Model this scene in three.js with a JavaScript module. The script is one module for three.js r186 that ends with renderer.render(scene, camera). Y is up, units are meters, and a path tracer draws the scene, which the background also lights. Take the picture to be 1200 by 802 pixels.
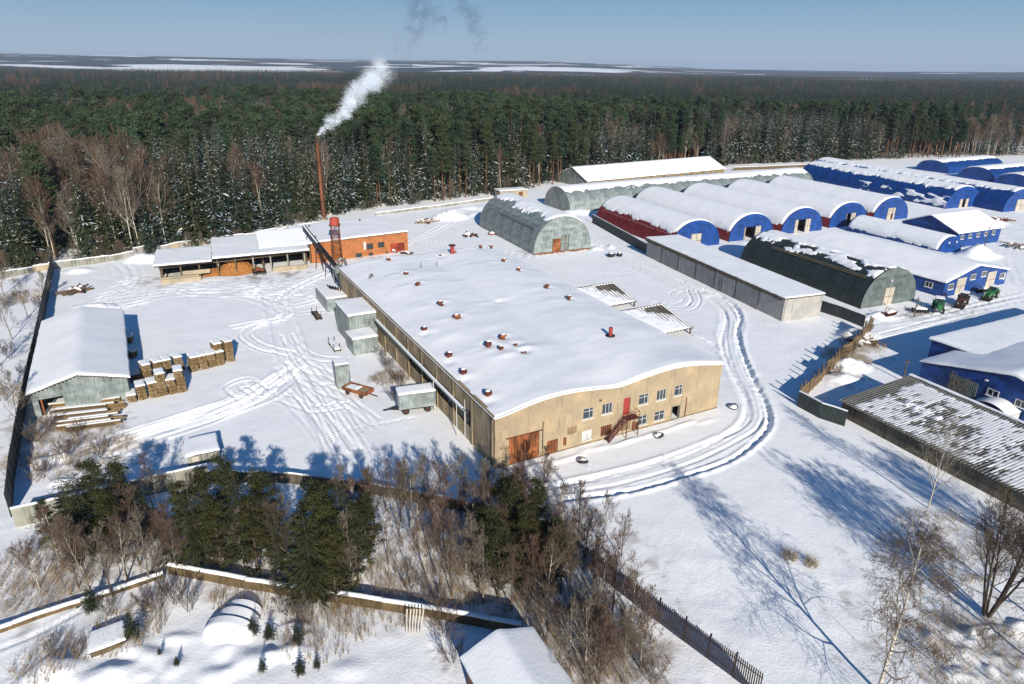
import * as THREE from 'three';
import { mergeGeometries } from 'three/addons/utils/BufferGeometryUtils.js';

// ---------------------------------------------------------------- camera
const CAM_H = 45.5, FPX = 800, PITCH = Math.atan2(323, 800), ROLL = 0.0122;
const scene = new THREE.Scene();
const camera = new THREE.PerspectiveCamera(2 * Math.atan(401 / FPX) * 180 / Math.PI, 1200 / 802, 0.5, 40000);
camera.position.set(0, CAM_H, 0);
camera.rotation.order = 'YXZ';
camera.rotation.set(-PITCH, 0, ROLL);

// ---------------------------------------------------------------- sky: clear winter air, paler and greyer at the horizon, deep blue above
{
  const W = 64, H = 512, data = new Float32Array(W * H * 4);
  const stops = [[-90, 0.30, 0.35, 0.42], [0, 0.33, 0.405, 0.49], [1.4, 0.295, 0.39, 0.485], [5.5, 0.155, 0.31, 0.465], [14, 0.075, 0.195, 0.37], [35, 0.024, 0.095, 0.25], [90, 0.012, 0.065, 0.20]];
  for (let r = 0; r < H; r++) {
    const e = (r + 0.5) / H * 180 - 90;
    let k = 0; while (k < stops.length - 2 && stops[k + 1][0] < e) k++;
    const a = stops[k], b = stops[k + 1], t = Math.min(1, Math.max(0, (e - a[0]) / (b[0] - a[0])));
    for (let c = 0; c < W; c++) { const i = (r * W + c) * 4; for (let q = 0; q < 3; q++) data[i + q] = e <= 0 ? stops[1][q + 1] : a[q + 1] + (b[q + 1] - a[q + 1]) * t; data[i + 3] = 1; }
  }
  const sky = new THREE.DataTexture(data, W, H, THREE.RGBAFormat, THREE.FloatType);
  sky.mapping = THREE.EquirectangularReflectionMapping; sky.magFilter = THREE.LinearFilter; sky.wrapS = THREE.RepeatWrapping; sky.needsUpdate = true;
  scene.background = sky; scene.environment = sky;
}

// ---------------------------------------------------------------- sun: low, behind the camera and to its right (shadows run away at bearing -17 degrees)
const SHADOW_BEARING = -17 * Math.PI / 180, SUN_EL = 24.5 * Math.PI / 180;
const sunDir = new THREE.Vector3(-Math.sin(SHADOW_BEARING) * Math.cos(SUN_EL), Math.sin(SUN_EL), Math.cos(SHADOW_BEARING) * Math.cos(SUN_EL));
const sun = new THREE.DirectionalLight(new THREE.Color().setRGB(1, 0.94, 0.83), 5.0);
sun.position.copy(sunDir).multiplyScalar(400).add(new THREE.Vector3(20, 0, -120));
sun.target.position.set(20, 0, -120);
sun.castShadow = true; sun.shadow.mapSize.set(4096, 4096);
Object.assign(sun.shadow.camera, { left: -260, right: 260, top: 260, bottom: -260, near: 1, far: 1200 });
scene.add(sun, sun.target);

const renderer = new THREE.WebGLRenderer({ antialias: true });
renderer.shadowMap.enabled = true;
renderer.toneMapping = THREE.LinearToneMapping;
renderer.toneMappingExposure = 1.24;

// ---------------------------------------------------------------- helpers
function rngOf(seed) { let s = seed | 0; return () => { s = (s + 0x6d2b79f5) | 0; let t = Math.imul(s ^ (s >>> 15), 1 | s); t = (t + Math.imul(t ^ (t >>> 7), 61 | t)) ^ t; return ((t ^ (t >>> 14)) >>> 0) / 4294967296; }; }
const R = rngOf(7), TAU = Math.PI * 2, V = (x, y, z) => new THREE.Vector3(x, y, z);
const lerp = (a, b, t) => a + (b - a) * t, clamp = (x, a, b) => Math.min(b, Math.max(a, x)), sstep = (a, b, x) => { const t = clamp((x - a) / (b - a), 0, 1); return t * t * (3 - 2 * t); };
const hash2 = (ix, iy, s) => { let h = Math.imul(ix, 374761393) ^ Math.imul(iy, 668265263) ^ Math.imul(s | 0, 1442695041); h = Math.imul(h ^ (h >>> 13), 1274126177); return ((h ^ (h >>> 16)) >>> 0) / 4294967296; };
function vnoise(x, y, s = 0, wrap = 0) {
  const ix = Math.floor(x), iy = Math.floor(y), fx = x - ix, fy = y - iy, u = fx * fx * (3 - 2 * fx), v = fy * fy * (3 - 2 * fy);
  const m = (i) => (wrap ? ((i % wrap) + wrap) % wrap : i);
  return lerp(lerp(hash2(m(ix), m(iy), s), hash2(m(ix + 1), m(iy), s), u), lerp(hash2(m(ix), m(iy + 1), s), hash2(m(ix + 1), m(iy + 1), s), u), v);
}
function fbm(x, y, oct = 4, s = 0, wrap = 0) { let a = 0, w = 0.5, n = 0; for (let i = 0; i < oct; i++) { a += w * vnoise(x, y, s + i * 17, wrap); n += w; x *= 2; y *= 2; wrap *= 2; w *= 0.5; } return a / n; }

// a pixel of the 1200 x 802 photograph to the point at height h that it shows
function G(px, py, h = 0) {
  const dx = px - 600, dy = 401 - py, x = dx * Math.cos(ROLL) - dy * Math.sin(ROLL), y = dx * Math.sin(ROLL) + dy * Math.cos(ROLL);
  const ry = y * Math.cos(PITCH) - FPX * Math.sin(PITCH), rz = -(FPX * Math.cos(PITCH) + y * Math.sin(PITCH)), t = (h - CAM_H) / ry;
  return V(x * t, h, rz * t);
}
const bearing = (deg) => V(Math.sin(deg * Math.PI / 180), 0, -Math.cos(deg * Math.PI / 180));

const names = new Map();
function numbered(name) { const n = names.get(name) ?? 0; names.set(name, n + 1); return n ? name + '_' + String(n).padStart(3, '0') : name; }
function tag(o, label, category, group, kind) {
  if (label) o.userData.label = label; if (category) o.userData.category = category;
  if (group) o.userData.group = group; if (kind) o.userData.kind = kind; return o;
}
function thing(name, label, category, pos, turn = 0, group) {
  const o = new THREE.Group(); o.name = numbered(name); if (pos) o.position.copy(pos); o.rotation.y = turn; scene.add(o);
  return tag(o, label, category, group);
}
function shadows(o) { o.traverse((c) => { if (c.isMesh) { c.castShadow = true; c.receiveShadow = true; } }); return o; }
function part(name, geo, mat, parent, kind) {
  const m = new THREE.Mesh(geo, mat); m.name = parent === scene ? numbered(name) : name; m.castShadow = m.receiveShadow = true; parent.add(m);
  if (kind) m.userData.kind = kind; return m;
}
function copyOf(o, name, label, group) { const c = o.clone(); c.name = numbered(name); scene.add(c); c.userData = { ...o.userData }; if (label) c.userData.label = label; if (group) c.userData.group = group; return c; }

// geometry collector: positions, normals, uv in metres, optional colours
class MB {
  constructor(colors = false) { this.p = []; this.n = []; this.u = []; this.i = []; this.c = colors ? [] : null; this.col = [1, 1, 1]; }
  v(x, y, z, nx, ny, nz, u = 0, w = 0) { this.p.push(x, y, z); this.n.push(nx, ny, nz); this.u.push(u, w); if (this.c) this.c.push(this.col[0], this.col[1], this.col[2]); return this.p.length / 3 - 1; }
  tri(a, b, c) { // flat triangle of three Vector3
    const n = new THREE.Vector3().subVectors(b, a).cross(new THREE.Vector3().subVectors(c, a)).normalize();
    const i = this.v(a.x, a.y, a.z, n.x, n.y, n.z, a.x + a.z, a.y); this.v(b.x, b.y, b.z, n.x, n.y, n.z, b.x + b.z, b.y); this.v(c.x, c.y, c.z, n.x, n.y, n.z, c.x + c.z, c.y); this.i.push(i, i + 1, i + 2); return this;
  }
  quad(a, b, c, d, u0 = 0, v0 = 0, u1 = 0, v1 = 0) {
    const n = new THREE.Vector3().subVectors(b, a).cross(new THREE.Vector3().subVectors(d, a)).normalize();
    if (!u1 && !v1) { u1 = a.distanceTo(b); v1 = a.distanceTo(d); }
    const i = this.v(a.x, a.y, a.z, n.x, n.y, n.z, u0, v0); this.v(b.x, b.y, b.z, n.x, n.y, n.z, u1, v0); this.v(c.x, c.y, c.z, n.x, n.y, n.z, u1, v1); this.v(d.x, d.y, d.z, n.x, n.y, n.z, u0, v1);
    this.i.push(i, i + 1, i + 2, i, i + 2, i + 3); return this;
  }
  box(x0, x1, y0, y1, z0, z1, m) {
    const P = (x, y, z) => { const q = V(x, y, z); return m ? q.applyMatrix4(m) : q; };
    this.quad(P(x0, y0, z1), P(x1, y0, z1), P(x1, y1, z1), P(x0, y1, z1), x0, y0, x1, y1);
    this.quad(P(x1, y0, z0), P(x0, y0, z0), P(x0, y1, z0), P(x1, y1, z0), x0, y0, x1, y1);
    this.quad(P(x1, y0, z1), P(x1, y0, z0), P(x1, y1, z0), P(x1, y1, z1), z0, y0, z1, y1);
    this.quad(P(x0, y0, z0), P(x0, y0, z1), P(x0, y1, z1), P(x0, y1, z0), z0, y0, z1, y1);
    this.quad(P(x0, y1, z1), P(x1, y1, z1), P(x1, y1, z0), P(x0, y1, z0), x0, z0, x1, z1);
    this.quad(P(x0, y0, z0), P(x1, y0, z0), P(x1, y0, z1), P(x0, y0, z1), x0, z0, x1, z1);
    return this;
  }
  beam(a, b, w, h = w) { // box beam from a to b
    const d = new THREE.Vector3().subVectors(b, a), L = d.length(), q = new THREE.Quaternion().setFromUnitVectors(V(0, 0, 1), d.clone().normalize());
    const m = new THREE.Matrix4().compose(a, q, V(1, 1, 1)); return this.box(-w / 2, w / 2, -h / 2, h / 2, 0, L, m);
  }
  tube(pts, radii, sides = 6, cap = false) {
    let prev = null; const up = V(0, 1, 0.01);
    for (let k = 0; k < pts.length; k++) {
      const d = new THREE.Vector3().subVectors(pts[Math.min(k + 1, pts.length - 1)], pts[Math.max(k - 1, 0)]).normalize();
      const s = new THREE.Vector3().crossVectors(d, Math.abs(d.y) > 0.95 ? V(1, 0, 0.02) : up).normalize(), t = new THREE.Vector3().crossVectors(s, d), r = Array.isArray(radii) ? radii[k] : radii, ring = [];
      for (let j = 0; j < sides; j++) { const a = j / sides * TAU, nx = s.x * Math.cos(a) + t.x * Math.sin(a), ny = s.y * Math.cos(a) + t.y * Math.sin(a), nz = s.z * Math.cos(a) + t.z * Math.sin(a); ring.push(this.v(pts[k].x + nx * r, pts[k].y + ny * r, pts[k].z + nz * r, nx, ny, nz, j / sides, k)); }
      if (prev) for (let j = 0; j < sides; j++) { const j2 = (j + 1) % sides; this.i.push(prev[j], ring[j2], prev[j2], prev[j], ring[j], ring[j2]); }
      if (cap && (k === 0 || k === pts.length - 1)) { const sg = k ? 1 : -1, c = this.v(pts[k].x, pts[k].y, pts[k].z, d.x * sg, d.y * sg, d.z * sg); const rr = ring.map((q) => this.v(this.p[q * 3], this.p[q * 3 + 1], this.p[q * 3 + 2], d.x * sg, d.y * sg, d.z * sg)); for (let j = 0; j < sides; j++) { const j2 = (j + 1) % sides; k ? this.i.push(c, rr[j2], rr[j]) : this.i.push(c, rr[j], rr[j2]); } }
      prev = ring;
    }
    return this;
  }
  // grid surface f(i/nu, j/nv) -> Vector3, smooth normals
  grid(f, nu, nv, uvf) {
    const base = this.p.length / 3, pts = [];
    for (let j = 0; j <= nv; j++) for (let i = 0; i <= nu; i++) pts.push(f(i / nu, j / nv));
    const at = (i, j) => pts[clamp(j, 0, nv) * (nu + 1) + clamp(i, 0, nu)];
    for (let j = 0; j <= nv; j++) for (let i = 0; i <= nu; i++) {
      const q = at(i, j), n = new THREE.Vector3().subVectors(at(i + 1, j), at(i - 1, j)).cross(new THREE.Vector3().subVectors(at(i, j + 1), at(i, j - 1))).normalize(), w = uvf ? uvf(i / nu, j / nv, q) : [q.x, q.z];
      this.v(q.x, q.y, q.z, n.x, n.y, n.z, w[0], w[1]);
    }
    for (let j = 0; j < nv; j++) for (let i = 0; i < nu; i++) { const a = base + j * (nu + 1) + i, b = a + 1, c = a + nu + 1, d = c + 1; this.i.push(a, b, d, a, d, c); }
    return this;
  }
  geo() {
    const g = new THREE.BufferGeometry(); g.setAttribute('position', new THREE.BufferAttribute(new Float32Array(this.p), 3)); g.setAttribute('normal', new THREE.BufferAttribute(new Float32Array(this.n), 3)); g.setAttribute('uv', new THREE.BufferAttribute(new Float32Array(this.u), 2));
    if (this.c) g.setAttribute('color', new THREE.BufferAttribute(new Float32Array(this.c), 3)); g.setIndex(new THREE.BufferAttribute(new Uint32Array(this.i), 1)); return g;
  }
  build(name, mat, parent, kind) { return part(name, this.geo(), mat, parent, kind); }
}
const boxGeo = (x0, x1, y0, y1, z0, z1) => new MB().box(x0, x1, y0, y1, z0, z1).geo();

// ---------------------------------------------------------------- textures and materials
function tex(size, f, repeat = 1, srgb = true) { // f(u, v) -> [r, g, b] or grey in 0..1 (sRGB when srgb); tiles
  const d = new Uint8Array(size * size * 4);
  for (let y = 0; y < size; y++) for (let x = 0; x < size; x++) { const c = f(x / size, y / size), i = (y * size + x) * 4; for (let k = 0; k < 3; k++) d[i + k] = clamp(Math.round((Array.isArray(c) ? c[k] : c) * 255), 0, 255); d[i + 3] = 255; }
  const t = new THREE.DataTexture(d, size, size); t.wrapS = t.wrapT = THREE.RepeatWrapping; t.magFilter = THREE.LinearFilter; t.repeat.set(repeat, repeat); if (srgb) t.colorSpace = THREE.SRGBColorSpace; t.needsUpdate = true; return t;
}
const T = {
  snowBump: tex(512, (u, v) => 0.55 * fbm(u * 8, v * 8, 5, 3, 8) + 0.45 * fbm(u * 40, v * 40, 3, 9, 40), 1 / 7, false),
  snowCol: tex(256, (u, v) => 0.95 + 0.05 * fbm(u * 6, v * 6, 5, 21, 6), 1 / 23),
  plaster: tex(512, (u, v) => { const a = fbm(u * 6, v * 6, 5, 31, 6), st = sstep(0.6, 0.85, fbm(u * 40, v * 4, 3, 37, 40)) * 0.1, sp = sstep(0.68, 0.75, fbm(u * 24, v * 24, 3, 41, 24)) * 0.05; const k = 0.84 + 0.22 * (a - 0.5) - st - sp; return [k, k * (1 - 0.04 * (a - 0.3)), k * (1 - 0.1 * (a - 0.4))]; }, 1 / 9),
  concrete: tex(512, (u, v) => { const a = fbm(u * 5, v * 5, 6, 51, 5), st = sstep(0.5, 0.85, fbm(u * 32, v * 2, 3, 57, 32)) * 0.3; const k = 0.82 + 0.34 * (a - 0.5) - st; return [k, k * 0.985, k * 0.96]; }, 1 / 8),
  metal: tex(512, (u, v) => { const rib = Math.abs(((u * 24) % 1) - 0.5) < 0.12 ? 0.9 : 1, a = fbm(u * 7, v * 7, 5, 61, 7), st = sstep(0.58, 0.8, fbm(u * 48, v * 3, 3, 67, 48)) * 0.18; const seam = (u * 6) % 1 < 0.03 || (v * 2) % 1 < 0.012 ? 0.8 : 1, k = (0.84 + 0.42 * (a - 0.5) - st * 1.4) * rib * seam; return [k, k, k]; }, 1 / 6),
  metalBump: tex(256, (u, v) => 0.5 + 0.5 * Math.cos(u * 24 * TAU), 1 / 6, false),
  rust: tex(512, (u, v) => { const a = fbm(u * 9, v * 4, 5, 71, 9), b = fbm(u * 34, v * 10, 4, 77, 34); const k = 0.6 + 0.7 * (a - 0.4) + 0.35 * (b - 0.5); return [k, k * (0.86 + 0.2 * (b - 0.5)), k * (0.75 + 0.2 * (a - 0.5))]; }, 1 / 5),
  brick: tex(512, (u, v) => { const row = Math.floor(v * 52), x = u * 16 + (row % 2) * 0.5, bx = Math.floor(x), fy = v * 52 - row, fx = x - bx, m = fy < 0.14 || fx < 0.05; const k = m ? 0.8 : 0.72 + 0.3 * hash2(bx % 16, row, 5), s = 0.9 + 0.25 * (fbm(u * 5, v * 5, 4, 83, 5) - 0.5); return m ? [k * s, k * s * 1.05, k * s * 1.15] : [k * s, k * s * (0.9 + 0.15 * hash2(bx % 16, row, 6)), k * s * 0.9]; }, 1 / 4),
  wood: tex(256, (u, v) => { const a = fbm(u * 3, v * 40, 4, 91, 0); const k = 0.72 + 0.5 * (fbm(u * 4, v * 32, 4, 93, 4) - 0.5); return [k, k * 0.95, k * 0.86 + a * 0]; }, 1 / 2),
  bark: tex(256, (u, v) => { const k = 0.7 + 0.8 * (fbm(u * 14, v * 5, 4, 97, 14) - 0.5); return [k, k, k]; }, 1),
  birch: tex(256, (u, v) => { const d = sstep(0.6, 0.66, fbm(u * 5, v * 22, 3, 99, 5)); const k = 0.95 - 0.75 * d; return [k, k * 0.98, k * 0.94]; }, 1),
  sawdust: tex(256, (u, v) => { const k = 0.75 + 0.5 * (fbm(u * 20, v * 20, 4, 103, 20) - 0.5); return [k, k * 0.96, k * 0.9]; }, 1 / 3),
};
function mat(r, g, b, map, o = {}) { const m = new THREE.MeshPhysicalMaterial({ color: new THREE.Color().setRGB(r, g, b), roughness: o.rough ?? 0.85, metalness: o.metal ?? 0, map: map ?? null, ...(o.bump ? { bumpMap: o.bump, bumpScale: o.bs ?? 0.02 } : {}), ...(o.vc ? { vertexColors: true } : {}), ...(o.flat ? { flatShading: true } : {}) }); if (o.spec !== undefined) m.specularIntensity = o.spec; return m; }
const M = {
  ground: mat(0.87, 0.875, 0.89, T.snowCol, { rough: 0.75, bump: T.snowBump, bs: 0.05, vc: true, spec: 0.3 }),
  snow: mat(0.86, 0.865, 0.88, T.snowCol, { rough: 0.75, bump: T.snowBump, bs: 0.03, spec: 0.3 }),
  plaster: mat(0.52, 0.41, 0.262, T.plaster, { rough: 0.9 }),
  concrete: mat(0.42, 0.40, 0.36, T.concrete, { rough: 0.9 }),
  concreteDark: mat(0.20, 0.165, 0.125, T.concrete, { rough: 0.9 }),
  wallPanel: mat(0.53, 0.415, 0.262, T.concrete, { rough: 0.9 }),
  wallPanel2: mat(0.49, 0.385, 0.245, T.concrete, { rough: 0.9 }),
  concreteWarm: mat(0.36, 0.26, 0.14, T.concrete, { rough: 0.92 }),
  fenceSlab: mat(0.45, 0.46, 0.40, T.concrete, { rough: 0.92 }),
  concretePale: mat(0.52, 0.51, 0.48, T.plaster, { rough: 0.9 }),
  concretePale2: mat(0.46, 0.45, 0.43, T.plaster, { rough: 0.9 }),
  concreteShed: mat(0.16, 0.15, 0.12, T.concrete, { rough: 0.95 }),
  concreteWarm2: mat(0.52, 0.44, 0.31, T.plaster, { rough: 0.95 }),
  redPaint2: mat(0.50, 0.07, 0.03, T.rust, { rough: 0.7 }),
  galv: mat(0.40, 0.46, 0.45, T.metal, { rough: 0.5, metal: 0.25, bump: T.metalBump, bs: 0.02 }),
  galvPlain: mat(0.36, 0.42, 0.42, T.concrete, { rough: 0.5, metal: 0.3 }),
  greenMetal: mat(0.033, 0.05, 0.045, T.metal, { rough: 0.6, bump: T.metalBump, bs: 0.03 }),
  greenGrey: mat(0.17, 0.21, 0.205, T.metal, { rough: 0.6, bump: T.metalBump, bs: 0.03 }),
  blue: mat(0.007, 0.075, 0.35, T.metal, { rough: 0.5, bump: T.metalBump, bs: 0.02 }),
  red: mat(0.30, 0.02, 0.022, T.metal, { rough: 0.55, bump: T.metalBump, bs: 0.02 }),
  redPaint: mat(0.42, 0.05, 0.04, T.plaster, { rough: 0.6 }),
  darkRed: mat(0.16, 0.03, 0.03, T.rust, { rough: 0.7 }),
  rust: mat(0.46, 0.20, 0.075, T.rust, { rough: 0.9 }),
  rustDark: mat(0.26, 0.10, 0.05, T.rust, { rough: 0.9 }),
  brick: mat(0.62, 0.23, 0.085, T.brick, { rough: 0.9 }),
  brickDark: mat(0.30, 0.12, 0.07, T.brick, { rough: 0.9 }),
  door: mat(0.62, 0.57, 0.48, T.plaster, { rough: 0.7 }),
  white: mat(0.78, 0.78, 0.76, T.plaster, { rough: 0.6 }),
  glass: mat(0.03, 0.045, 0.06, null, { rough: 0.08 }),
  darkSteel: mat(0.06, 0.06, 0.065, T.rust, { rough: 0.6, metal: 0.3 }),
  steel: mat(0.33, 0.34, 0.35, T.concrete, { rough: 0.45, metal: 0.5 }),
  wood: mat(0.44, 0.32, 0.18, T.wood, { rough: 0.9 }),
  woodPale: mat(0.60, 0.48, 0.32, T.wood, { rough: 0.9 }),
  woodGrey: mat(0.24, 0.19, 0.14, T.wood, { rough: 0.9 }),
  sawdust: mat(0.62, 0.28, 0.085, T.sawdust, { rough: 1 }),
  woodGold: mat(0.52, 0.40, 0.24, T.wood, { rough: 0.9 }),
  rustChimney: mat(0.30, 0.15, 0.085, T.rust, { rough: 0.85 }),
  redTank: mat(0.55, 0.08, 0.045, T.plaster, { rough: 0.6 }),
  greenMetal2: mat(0.045, 0.065, 0.055, T.metal, { rough: 0.7, bump: T.metalBump, bs: 0.03 }),
  brownWall: mat(0.17, 0.115, 0.058, T.concrete, { rough: 0.95 }),
  brownWall2: mat(0.23, 0.16, 0.08, T.concrete, { rough: 0.95 }),
  fenceBrown: mat(0.085, 0.07, 0.055, T.rust, { rough: 0.7 }),
  needles: mat(1, 1, 1, null, { rough: 0.85, vc: true, spec: 0.25 }),
  needles2: mat(1.05, 0.95, 0.8, null, { rough: 0.85, vc: true, spec: 0.25 }),
  needles3: mat(0.72, 0.85, 0.95, null, { rough: 0.85, vc: true, spec: 0.25 }),
  twigs: mat(0.125, 0.092, 0.066, null, { rough: 0.95, spec: 0.1 }),
  twigsRed: mat(0.135, 0.088, 0.066, null, { rough: 0.95, spec: 0.1 }),
  twigsGrey: mat(0.18, 0.15, 0.118, null, { rough: 0.95, spec: 0.1 }),
  bark: mat(0.17, 0.12, 0.08, T.bark, { rough: 0.95 }),
  barkPale: mat(0.40, 0.34, 0.27, T.bark, { rough: 0.95 }),
  barkRed: mat(0.27, 0.13, 0.065, T.bark, { rough: 0.95 }),
  birchBark: mat(0.62, 0.58, 0.52, T.birch, { rough: 0.85 }),
  stalks: mat(0.34, 0.25, 0.14, null, { rough: 1, spec: 0.1 }),
  rubber: mat(0.022, 0.022, 0.024, null, { rough: 0.85 }),
  tractorGreen: mat(0.03, 0.16, 0.05, null, { rough: 0.45 }),
  tractorBrown: mat(0.12, 0.075, 0.045, T.rust, { rough: 0.6 }),
  slate: mat(0.25, 0.255, 0.25, T.concrete, { rough: 0.95 }),
  smoke: mat(0.82, 0.88, 0.96, null, { rough: 1, spec: 0 }),
  smokeDark: mat(0.10, 0.15, 0.24, null, { rough: 1, spec: 0 }),
};
for (const k of Object.keys(M)) M[k].name = k;
// ================================================================ GROUND
const axis = (core0, core1, step, mids, far) => { // fine steps in the core, growing outside it
  const a = []; for (let x = core0; x <= core1 + 1e-6; x += step) a.push(x);
  const grow = (from, dir, midEnd) => { const o = []; let x = from, s = step; while (Math.abs(x) < far) { s *= Math.abs(x - from) < midEnd ? 1.012 : 1.22; x += dir * s; o.push(x); } return o; };
  return [...grow(core0, -1, mids[0]).reverse(), ...a, ...grow(core1, 1, mids[1])];
};
const gx = axis(-64, 62, 0.3, [75, 120], 12000), gz = axis(-112, -34, 0.3, [150, 25], 12000);
const NX = gx.length, NZ = gz.length, gh = new Float32Array(NX * NZ), gc = new Float32Array(NX * NZ * 3);
const find = (a, x) => { let lo = 0, hi = a.length - 2; while (lo < hi) { const m = (lo + hi + 1) >> 1; a[m] <= x ? lo = m : hi = m - 1; } return lo; };
for (let j = 0; j < NZ; j++) for (let i = 0; i < NX; i++) {
  const x = gx[i], z = gz[j], d = Math.hypot(x, z);
  let h = 0.10 * (fbm(x / 9, z / 9, 3, 201) - 0.5) + 0.05 * (fbm(x / 2.3, z / 2.3, 2, 207) - 0.5);
  if (z > -66 && d < 90) { const w = sstep(-70, -58, z - 0.18 * x); h += w * 0.35 * (fbm(x / 5, z / 5, 4, 211) - 0.45); }        // rough ground with scrub in front of the fence
  if (d > 500) h *= 0;
  gh[j * NX + i] = h;
}
function spline(px, world) { const pts = world ? px : px.map(([x, y]) => G(x, y)); const c = new THREE.CatmullRomCurve3(pts, false, 'centripetal'); return c.getSpacedPoints(Math.max(2, Math.ceil(c.getLength() / 0.22))); }
function stamp(pts, reach, profile) { // profile(lateral distance, running length, h) -> new height
  const best = new Map(); let run = 0;
  for (let k = 0; k < pts.length; k++) {
    const p = pts[k], q = pts[Math.min(k + 1, pts.length - 1)], o = pts[Math.max(k - 1, 0)]; if (k) run += p.distanceTo(o);
    const dx = q.x - o.x, dz = q.z - o.z, L = Math.hypot(dx, dz) || 1;
    const i0 = find(gx, p.x - reach), i1 = find(gx, p.x + reach) + 1, j0 = find(gz, p.z - reach), j1 = find(gz, p.z + reach) + 1;
    for (let j = j0; j <= j1; j++) for (let i = i0; i <= i1; i++) {
      const ex = gx[i] - p.x, ez = gz[j] - p.z, dd = ex * ex + ez * ez; if (dd > reach * reach) continue;
      const id = j * NX + i, b = best.get(id); if (!b || dd < b[0]) best.set(id, [dd, (ex * -dz + ez * dx) / L, run]);
    }
  }
  for (const [id, [, s, r]] of best) gh[id] = profile(s, r, gh[id], id);
}
const g2 = (x, s) => Math.exp(-(x * x) / (2 * s * s));
let trackNo = 0;
const rut = (px, depth = 0.16, gauge = 0.95) => { const n = ++trackNo * 31; stamp(spline(px), 2.4, (s, r, h) => { const w = 0.12 * (vnoise(r / 4, n) - 0.5), a = Math.abs(Math.abs(s + w) - gauge); return h - depth * 1.15 * g2(a, 0.17) * (0.8 + 0.4 * vnoise(r / 3, n + 3)) + depth * 0.62 * g2(a - 0.42, 0.15) * (0.5 + 0.7 * vnoise(r / 2.2, n + 5)); }); };
const road = (px, half, depth = 0.14, berm = 0.3) => { const n = ++trackNo * 31; stamp(spline(px), half + 1.6, (s, r, h) => { const hw = half + 0.35 * (vnoise(r / 6, n) - 0.5), a = Math.abs(s), inb = 1 - sstep(hw - 0.35, hw + 0.05, a), b = g2(a - hw - 0.3, 0.24) * berm * 0.6 * (0.5 + 0.8 * vnoise(r / 1.6, n + 2 + (s > 0 ? 9 : 0))); return lerp(h, -depth + 0.05 * (vnoise(r / 1.2, s * 3 + n) - 0.5) - 0.06 * g2(a - half * 0.55, 0.22), inb) + b; }); };
const trench = (px, depth = 0.3, w = 0.28) => { const n = ++trackNo * 31; stamp(spline(px), 1.6, (s, r, h) => h - depth * g2(s + 0.12 * (vnoise(r / 2, n) - 0.5), w) * (0.45 + 0.9 * vnoise(r / 0.6, n + 1)) + depth * 0.55 * (g2(s - 0.58, 0.2) * (0.3 + 1.1 * vnoise(r / 0.6, n + 2)) + g2(s + 0.58, 0.2) * (0.3 + 1.1 * vnoise(r / 0.6, n + 4)))); };
const steps = (px) => stamp(spline(px), 0.7, (s, r, h) => { const ph = r / 0.75, side = Math.floor(ph) % 2 ? 0.13 : -0.13, f = ph - Math.floor(ph) - 0.5; return h - 0.14 * g2(s - side, 0.14) * g2(f, 0.2); });
const mound = (px, py, rx, rz, hgt, seed, turn = 0) => { const c = Array.isArray(px) ? V(px[0], 0, px[1]) : G(px, py), m = Math.max(rx, rz) * 1.25; for (let j = find(gz, c.z - m); j <= find(gz, c.z + m) + 1; j++) for (let i = find(gx, c.x - m); i <= find(gx, c.x + m) + 1; i++) { const ex = gx[i] - c.x, ez = gz[j] - c.z, a = (ex * Math.cos(turn) - ez * Math.sin(turn)) / rx, b = (ex * Math.sin(turn) + ez * Math.cos(turn)) / rz, d = Math.hypot(a, b) * (0.8 + 0.45 * fbm(gx[i] / 2.2 + seed, gz[j] / 2.2, 3, 230)); if (d < 1) gh[j * NX + i] += hgt * (1 - d * d) * (1 - d * d) * (0.75 + 0.5 * fbm(gx[i] / 0.9, gz[j] / 0.9, 3, 233 + seed)); } };

// --- cleared lane with deep edges, right of the hall
const laneOuter = [[672, 584], [740, 575], [800, 559], [848, 543], [884, 520], [901, 497], [899, 478], [886, 450], [874, 424], [867, 402], [865, 384], [868, 372], [860, 358], [840, 345], [806, 335]];
const laneInner = [[640, 572], [700, 559], [760, 544], [826, 520], [860, 504], [873, 490], [875, 472], [868, 455], [858, 437], [850, 418], [846, 400], [850, 383], [851, 370], [845, 361], [826, 350], [800, 340]];
const laneMid = laneOuter.slice(0, 14).map((p, i) => { const q = laneInner[Math.min(i, laneInner.length - 1)]; return [(p[0] + q[0]) / 2, (p[1] + q[1]) / 2]; });
road(laneMid, 2.2, 0.1, 0.12);
trench(laneOuter, 0.34, 0.26); trench(laneInner, 0.17, 0.2);
rut([[640, 575], [720, 563], [800, 540], [852, 517], [884, 495], [884, 470], [866, 432], [857, 400], [857, 372], [840, 352], [806, 338]], 0.12, 0.8);
road([[806, 338], [780, 327], [760, 317], [742, 306], [725, 298], [700, 290], [672, 288], [650, 293]], 2.6, 0.1, 0.3);
rut([[806, 338], [790, 345], [806, 350], [795, 358], [770, 356]], 0.1); rut([[735, 306], [745, 315], [730, 320], [712, 320]], 0.1); rut([[812, 342], [815, 352], [806, 362], [790, 362]], 0.14);
rut([[690, 286], [715, 296], [742, 309], [775, 322], [806, 338]], 0.12); rut([[700, 284], [735, 300], [772, 318], [800, 328]], 0.12);
trench([[796, 384], [815, 394], [835, 404], [850, 420]], 0.18, 0.22);
for (let k = 0; k < 6; k++) rut([[690 + k * 3, 283 + k], [676 + k * 4, 290 + R() * 6], [660, 292 + R() * 6], [640 + R() * 10, 298]], 0.1);
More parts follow.
